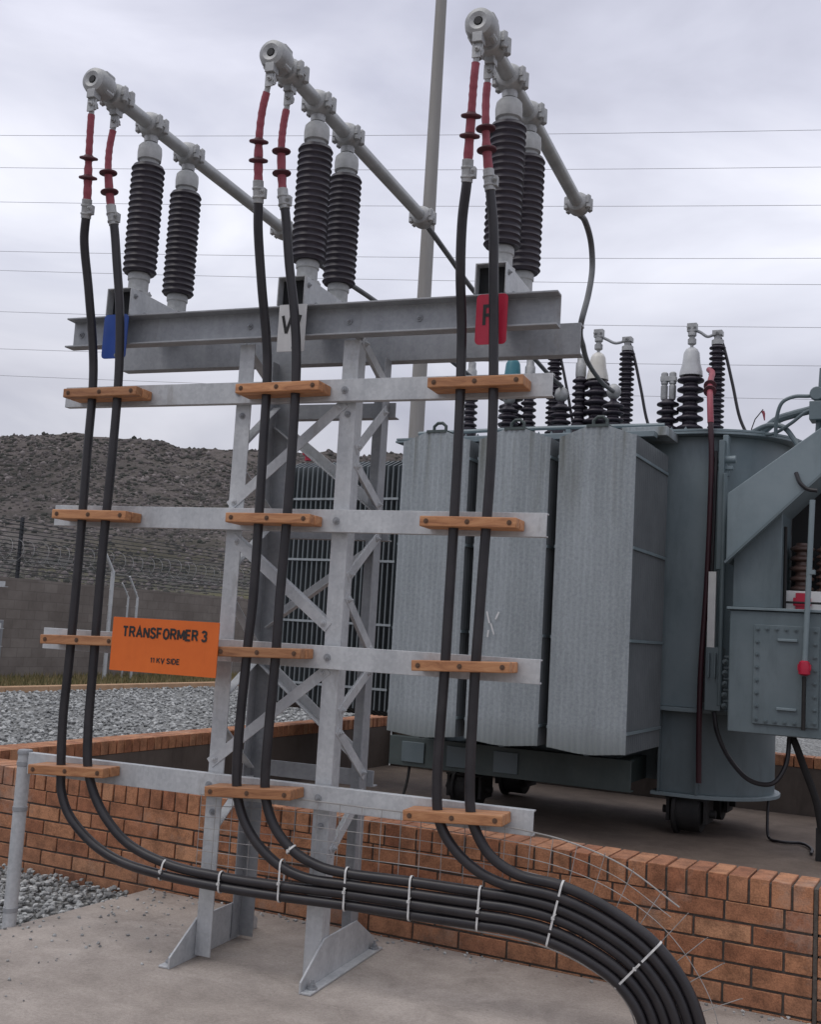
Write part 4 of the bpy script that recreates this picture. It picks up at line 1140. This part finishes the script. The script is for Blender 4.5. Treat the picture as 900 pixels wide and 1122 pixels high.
# bushings and surge arresters
ZT0 = 3.09
def part_lathe(nm, prof, o, mat, par, n=22, sharp=55):
    b = MB(); b.lathe(prof, o, n=n); return mk(nm, b, mat, par, sharp=sharp)
def terminal(par, o, z):
    b = MB(); o = Vector(o)
    b.cyl(o+Vector((0,0,z)), o+Vector((0,0,z+.06)), .014, n=10)
    b.lathe([(.02,0),(.036,.01),(.036,.05),(.024,.06),(.024,.07),(.036,.08),(.036,.11),(.02,.12)], o+Vector((0,0,z+.03)), n=14)
    b.box(o.x-.04,o.x+.04,o.y-.03,o.y+.03,o.z+z+.145,o.z+z+.215)
    for s_ in (-.025,.025): b.bolt((o.x+s_,o.y-.03,o.z+z+.18),(0,-1,0),.011,.015)
    mk('terminal', b, M['alu'], par)
for (x, ztop, m, lab) in ((-3.755,3.70,'teal','teal topped high voltage bushing'),(-2.95,3.705,'cream','cream topped high voltage bushing'),(-2.13,3.695,'greycone','pale grey topped high voltage bushing')):
    o = (x, 9.1, ZT0)
    h = ztop-ZT0
    r = part_lathe('bushing', [(.09,0),(.09,.03)] + shed_profile(.062,.112,.03,h,7), o, M['porc'], TR, 26)
    r['label'] = lab
    part_lathe('cone_cap', [(.098,h-.01),(.094,h+.03),(.075,h+.10),(.066,h+.19),(.05,h+.22),(.03,h+.235)], o, M[m], r)
    terminal(r, o, h+.23)
for x in (-3.35,-2.688,-1.915):
    o = (x, 9.1, ZT0)
    r = part_lathe('surge_arrester', [(.05,0),(.05,.04)] + shed_profile(.042,.068,.04,.85,18), o, M['porc'], TR, 22)
    part_lathe('arrester_cap', [(.05,.85),(.05,.89),(.03,.90),(.03,.96)], o, M['alu'], r)
for x0, x1 in ((-3.755,-3.35),(-2.95,-2.688),(-2.13,-1.915)):
    b = MB(); b.tube(spline([(x0+.02,9.1,4.085),(x0+.07,9.1,4.06),((x0+x1)/2+.02,9.1,4.02),(x1-.04,9.1,4.03),(x1,9.1,4.05)],6), .013, 8); mk('jumper', b, M['galv_dark'], TR)
    b = MB(); b.tube(spline([(x1,9.1,4.05),(x1+.05,9.1,3.92),(x1+.13,9.1,3.6),(x1+.20,9.1,3.3),(x1+.30,9.08,3.09)],6), .013, 8); mk('down_lead', b, M['cable'], TR)
    b = MB(); b.box(x1-.04,x1+.04,9.06,9.14,4.02,4.06); b.bolt((x1,9.06,4.04),(0,-1,0),.012,.02); mk('terminal', b, M['alu'], TR)
for x in (-4.165,-3.585,-3.103):
    o = (x, 9.1, ZT0+.02)
    r = part_lathe('low_voltage_insulator', [(.07,-.02),(.07,.2)] + shed_profile(.044,.072,.2,.62,7), o, M['porc'], TR, 22)
    part_lathe('cap', [(.045,.62),(.048,.64),(.048,.74),(.036,.76),(.036,.82)], o, M['alu'], r)
for x, y in ((-3.633,8.75),(-3.148,8.75),(-2.689,8.75)):
    o = (x, y, ZT0)
    r = part_lathe('low_voltage_bushing', [(.07,0),(.07,.14)] + shed_profile(.05,.09,.14,.32,3) + [(.03,.33),(.025,.36)], o, M['porc'], TR, 22)
    part_lathe('ball_terminal', [(.02,.34),(.05,.37),(.062,.41),(.05,.45),(.02,.475)], o, M['alu'], r)
o = (-2.318, 9.1, ZT0)
r = part_lathe('neutral_bushing', [(.07,0),(.07,.12)] + shed_profile(.05,.094,.12,.40,4), o, M['porc'], TR, 22)
b = MB()
for s_ in (-.035,.035): b.lathe([(.025,.40),(.03,.42),(.03,.52),(.022,.53),(.03,.54),(.03,.63),(.02,.64)], (o[0]+s_,o[1],o[2]), n=12)
b.box(o[0]-.065,o[0]+.065,o[1]-.03,o[1]+.03,o[2]+.56,o[2]+.60)
mk('terminal', b, M['alu'], r)
b = MB(); b.tube(spline([(-4.4,8.55,3.16),(-3.3,8.55,3.17),(-2.2,8.55,3.16)],4), .018, 8); 
for x in (-4.3,-3.7,-3.0,-2.4): b.box(x-.02,x+.02,8.53,8.57,3.085,3.15)
mk('top_conduit', b, M['tpaint'], TR)

# red tipped cable down the front of the tank
sp = spline([(-1.97,9.05,3.72),(-1.90,8.85,3.64),(-1.86,8.6,3.50),(-1.815,8.40,3.33),(-1.79,8.33,3.12),(-1.775,8.32,2.9),(-1.775,8.33,2.45),(-1.787,8.33,1.82),(-1.808,8.33,1.344),(-1.812,8.33,.9),(-1.81,8.36,.42)], 8)
e = thing('tank_cable', 'dark red cable with bright red tip running down the tank front', 'cable', (-1.79,8.33,1.8))
n1 = next(k_ for k_, p in enumerate(sp) if p.z < 3.12)
b = MB(); b.tube(sp[n1-1:], .021, 12); mk('sheath', b, M['copr'], e)
b = MB(); b.tube([p + Vector((.034,.004,0)) for p in sp[n1+8:-10]], .012, 10); mk('side_core', b, M['cable'], e)
b = MB(); b.tube(sp[:n1+1], .024, 12); rs = mk('red_sleeve', b, M['red'], e)
for zz in (3.47,3.40):
    k_ = next(k for k, p in enumerate(sp) if p.z < zz); ax = (sp[k_-1]-sp[k_+1]).normalized()
    b = MB(); b.lathe([(.024,-.014),(.05,-.006),(.05,.002),(.024,.012)], sp[k_], ax, 16); mk('rain_shed', b, M['shed'], rs)
# loose hoses in the bund
b = MB(); b.tube(spline([(-1.70,8.30,.95),(-1.66,8.25,.80),(-1.55,8.2,.62),(-1.40,8.15,.50),(-1.25,8.12,.50),(-1.17,8.15,.62),(-1.15,8.2,.86)],8), .017, 8)
mk('looped_hose', b, M['cable'], loc=(-1.4,8.15,.5), label='black hose looping across the lower tank below the cubicle', cat='hose')
b = MB(); b.tube(spline([(-1.16,8.25,.86),(-1.12,8.2,.80),(-1.05,8.2,.62),(-.97,8.22,.40),(-.93,8.25,.15),(-.92,8.28,.03)],8), .026, 10); b.box(-.97,-.84,8.22,8.36,.0,.22)
mk('thick_hose', b, M['wheel'], loc=(-1.0,8.2,0), label='thick black hose hanging from the cubicle to the bund floor', cat='hose')
b = MB(); b.tube(spline([(-1.40,8.95,.30),(-1.40,8.9,.15),(-1.38,8.85,.02),(-1.28,8.75,.014),(-1.14,8.8,.014),(-1.04,8.6,.014),(-1.02,8.4,.014)],8), .011, 8)
mk('loose_cable', b, M['cable'], loc=(-1.2,8.7,0), label='thin loose black cable lying on the bund floor behind the wheel', cat='cable')

# ================================================================== LIGHT, SKY, CAMERA
wd = bpy.data.worlds.new('World'); scene.world = wd; wd.use_nodes = True
nt = wd.node_tree; bg = nt.nodes['Background']; out = nt.nodes['World Output']
SUN_EL, SUN_AZ = R(58), R(215)        # azimuth clockwise from +Y: behind the viewer, to the left
sky = N(nt, 'ShaderNodeTexSky', sky_type='NISHITA', sun_disc=False, sun_elevation=SUN_EL, sun_rotation=SUN_AZ, air_density=1.0, dust_density=4.0)
nt.links.new(sky.outputs[0], bg.inputs[0]); bg.inputs[1].default_value = .05
tc = N(nt, 'ShaderNodeTexCoord'); sep = N(nt, 'ShaderNodeSeparateXYZ'); nt.links.new(tc.outputs['Generated'], sep.inputs[0])
mp = N(nt, 'ShaderNodeMapping', inp={'Scale': (1.3,1.3,3.6), 'Location': (.35,.1,.6)}); nt.links.new(tc.outputs['Generated'], mp.inputs[0])
n1_ = N(nt, 'ShaderNodeTexNoise', inp={'Scale': 1.9, 'Detail': 6., 'Roughness': .5, 'Distortion': .5}); nt.links.new(mp.outputs[0], n1_.inputs['Vector'])
r1 = ramp(nt, [(0,(.30,.285,.265)),(.03,(.42,.42,.44)),(.14,(.55,.555,.61)),(.20,(.47,.475,.54)),(.26,(.62,.63,.70)),(.33,(.80,.81,.88)),(.39,(.74,.75,.83)),(.46,(.57,.58,.68)),(.54,(.50,.51,.61)),(.66,(.60,.61,.68)),(.82,(.95,.955,.98)),(1,(1.1,1.1,1.11))])
nt.links.new(sep.outputs[2], r1.inputs[0])
r2 = ramp(nt, [(.25,(.60,.61,.68)),(.42,(.86,.87,.92)),(.55,(1.08,1.08,1.09)),(.72,(1.42,1.41,1.38))]); nt.links.new(n1_.outputs[0], r2.inputs[0])
cl = mixc(nt, 1., r1.outputs[0], r2.outputs[0], 'MULTIPLY')
for dirv, lo_, hi_, gain in (((-0.227,0.888,0.400), .93, 1.0, .15), ((-0.688,0.645,0.331), .95, 1.0, .08)):
    dp = N(nt, 'ShaderNodeVectorMath', operation='DOT_PRODUCT', inp={1: dirv}); nt.links.new(tc.outputs['Generated'], dp.inputs[0])
    mrr = N(nt, 'ShaderNodeMapRange', interpolation_type='SMOOTHSTEP', inp={1: lo_, 2: hi_, 3: 0., 4: gain}); nt.links.new(dp.outputs['Value'], mrr.inputs[0])
    cl = mixc(nt, mrr.outputs[0], cl, (1.5,1.5,1.56))
bg2 = N(nt, 'ShaderNodeBackground', inp={1: 1.20}); nt.links.new(cl, bg2.inputs[0])
ms = N(nt, 'ShaderNodeMixShader', inp={0: .88}); nt.links.new(bg.outputs[0], ms.inputs[1]); nt.links.new(bg2.outputs[0], ms.inputs[2])
nt.links.new(ms.outputs[0], out.inputs['Surface'])
sl = bpy.data.lights.new('sun', 'SUN'); sl.energy = .6; sl.angle = R(25); sl.color = (1,.965,.92)
so_ = bpy.data.objects.new('sun', sl); COL.objects.link(so_)
sd = Vector((math.sin(SUN_AZ)*math.cos(SUN_EL), math.cos(SUN_AZ)*math.cos(SUN_EL), math.sin(SUN_EL)))
so_.rotation_euler = sd.to_track_quat('Z', 'Y').to_euler()
so_.location = (0,-5,12)

yaw, pitch, roll = R(27.436), R(6.267), R(3.3366)
Fv = Vector((-math.sin(yaw)*math.cos(pitch), math.cos(yaw)*math.cos(pitch), math.sin(pitch)))
R0 = Vector((math.cos(yaw), math.sin(yaw), 0)); U0 = R0.cross(Fv)
rv = R0*math.cos(roll) + U0*math.sin(roll); uv = -R0*math.sin(roll) + U0*math.cos(roll)
cam = bpy.data.cameras.new('camera'); co = bpy.data.objects.new('camera', cam); COL.objects.link(co)
m3 = Matrix((rv, uv, -Fv)).transposed()
co.matrix_world = Matrix.Translation((0,0,1.4)) @ m3.to_4x4()
cam.sensor_fit = 'VERTICAL'; cam.sensor_height = 24; cam.lens = 24*1200/1122
cam.clip_start = .05; cam.clip_end = 6000
scene.camera = co
scene.view_settings.view_transform = 'Standard'; scene.view_settings.look = 'None'; scene.view_settings.exposure = 0; scene.view_settings.gamma = 1
scene.render.resolution_x = 822; scene.render.resolution_y = 1024
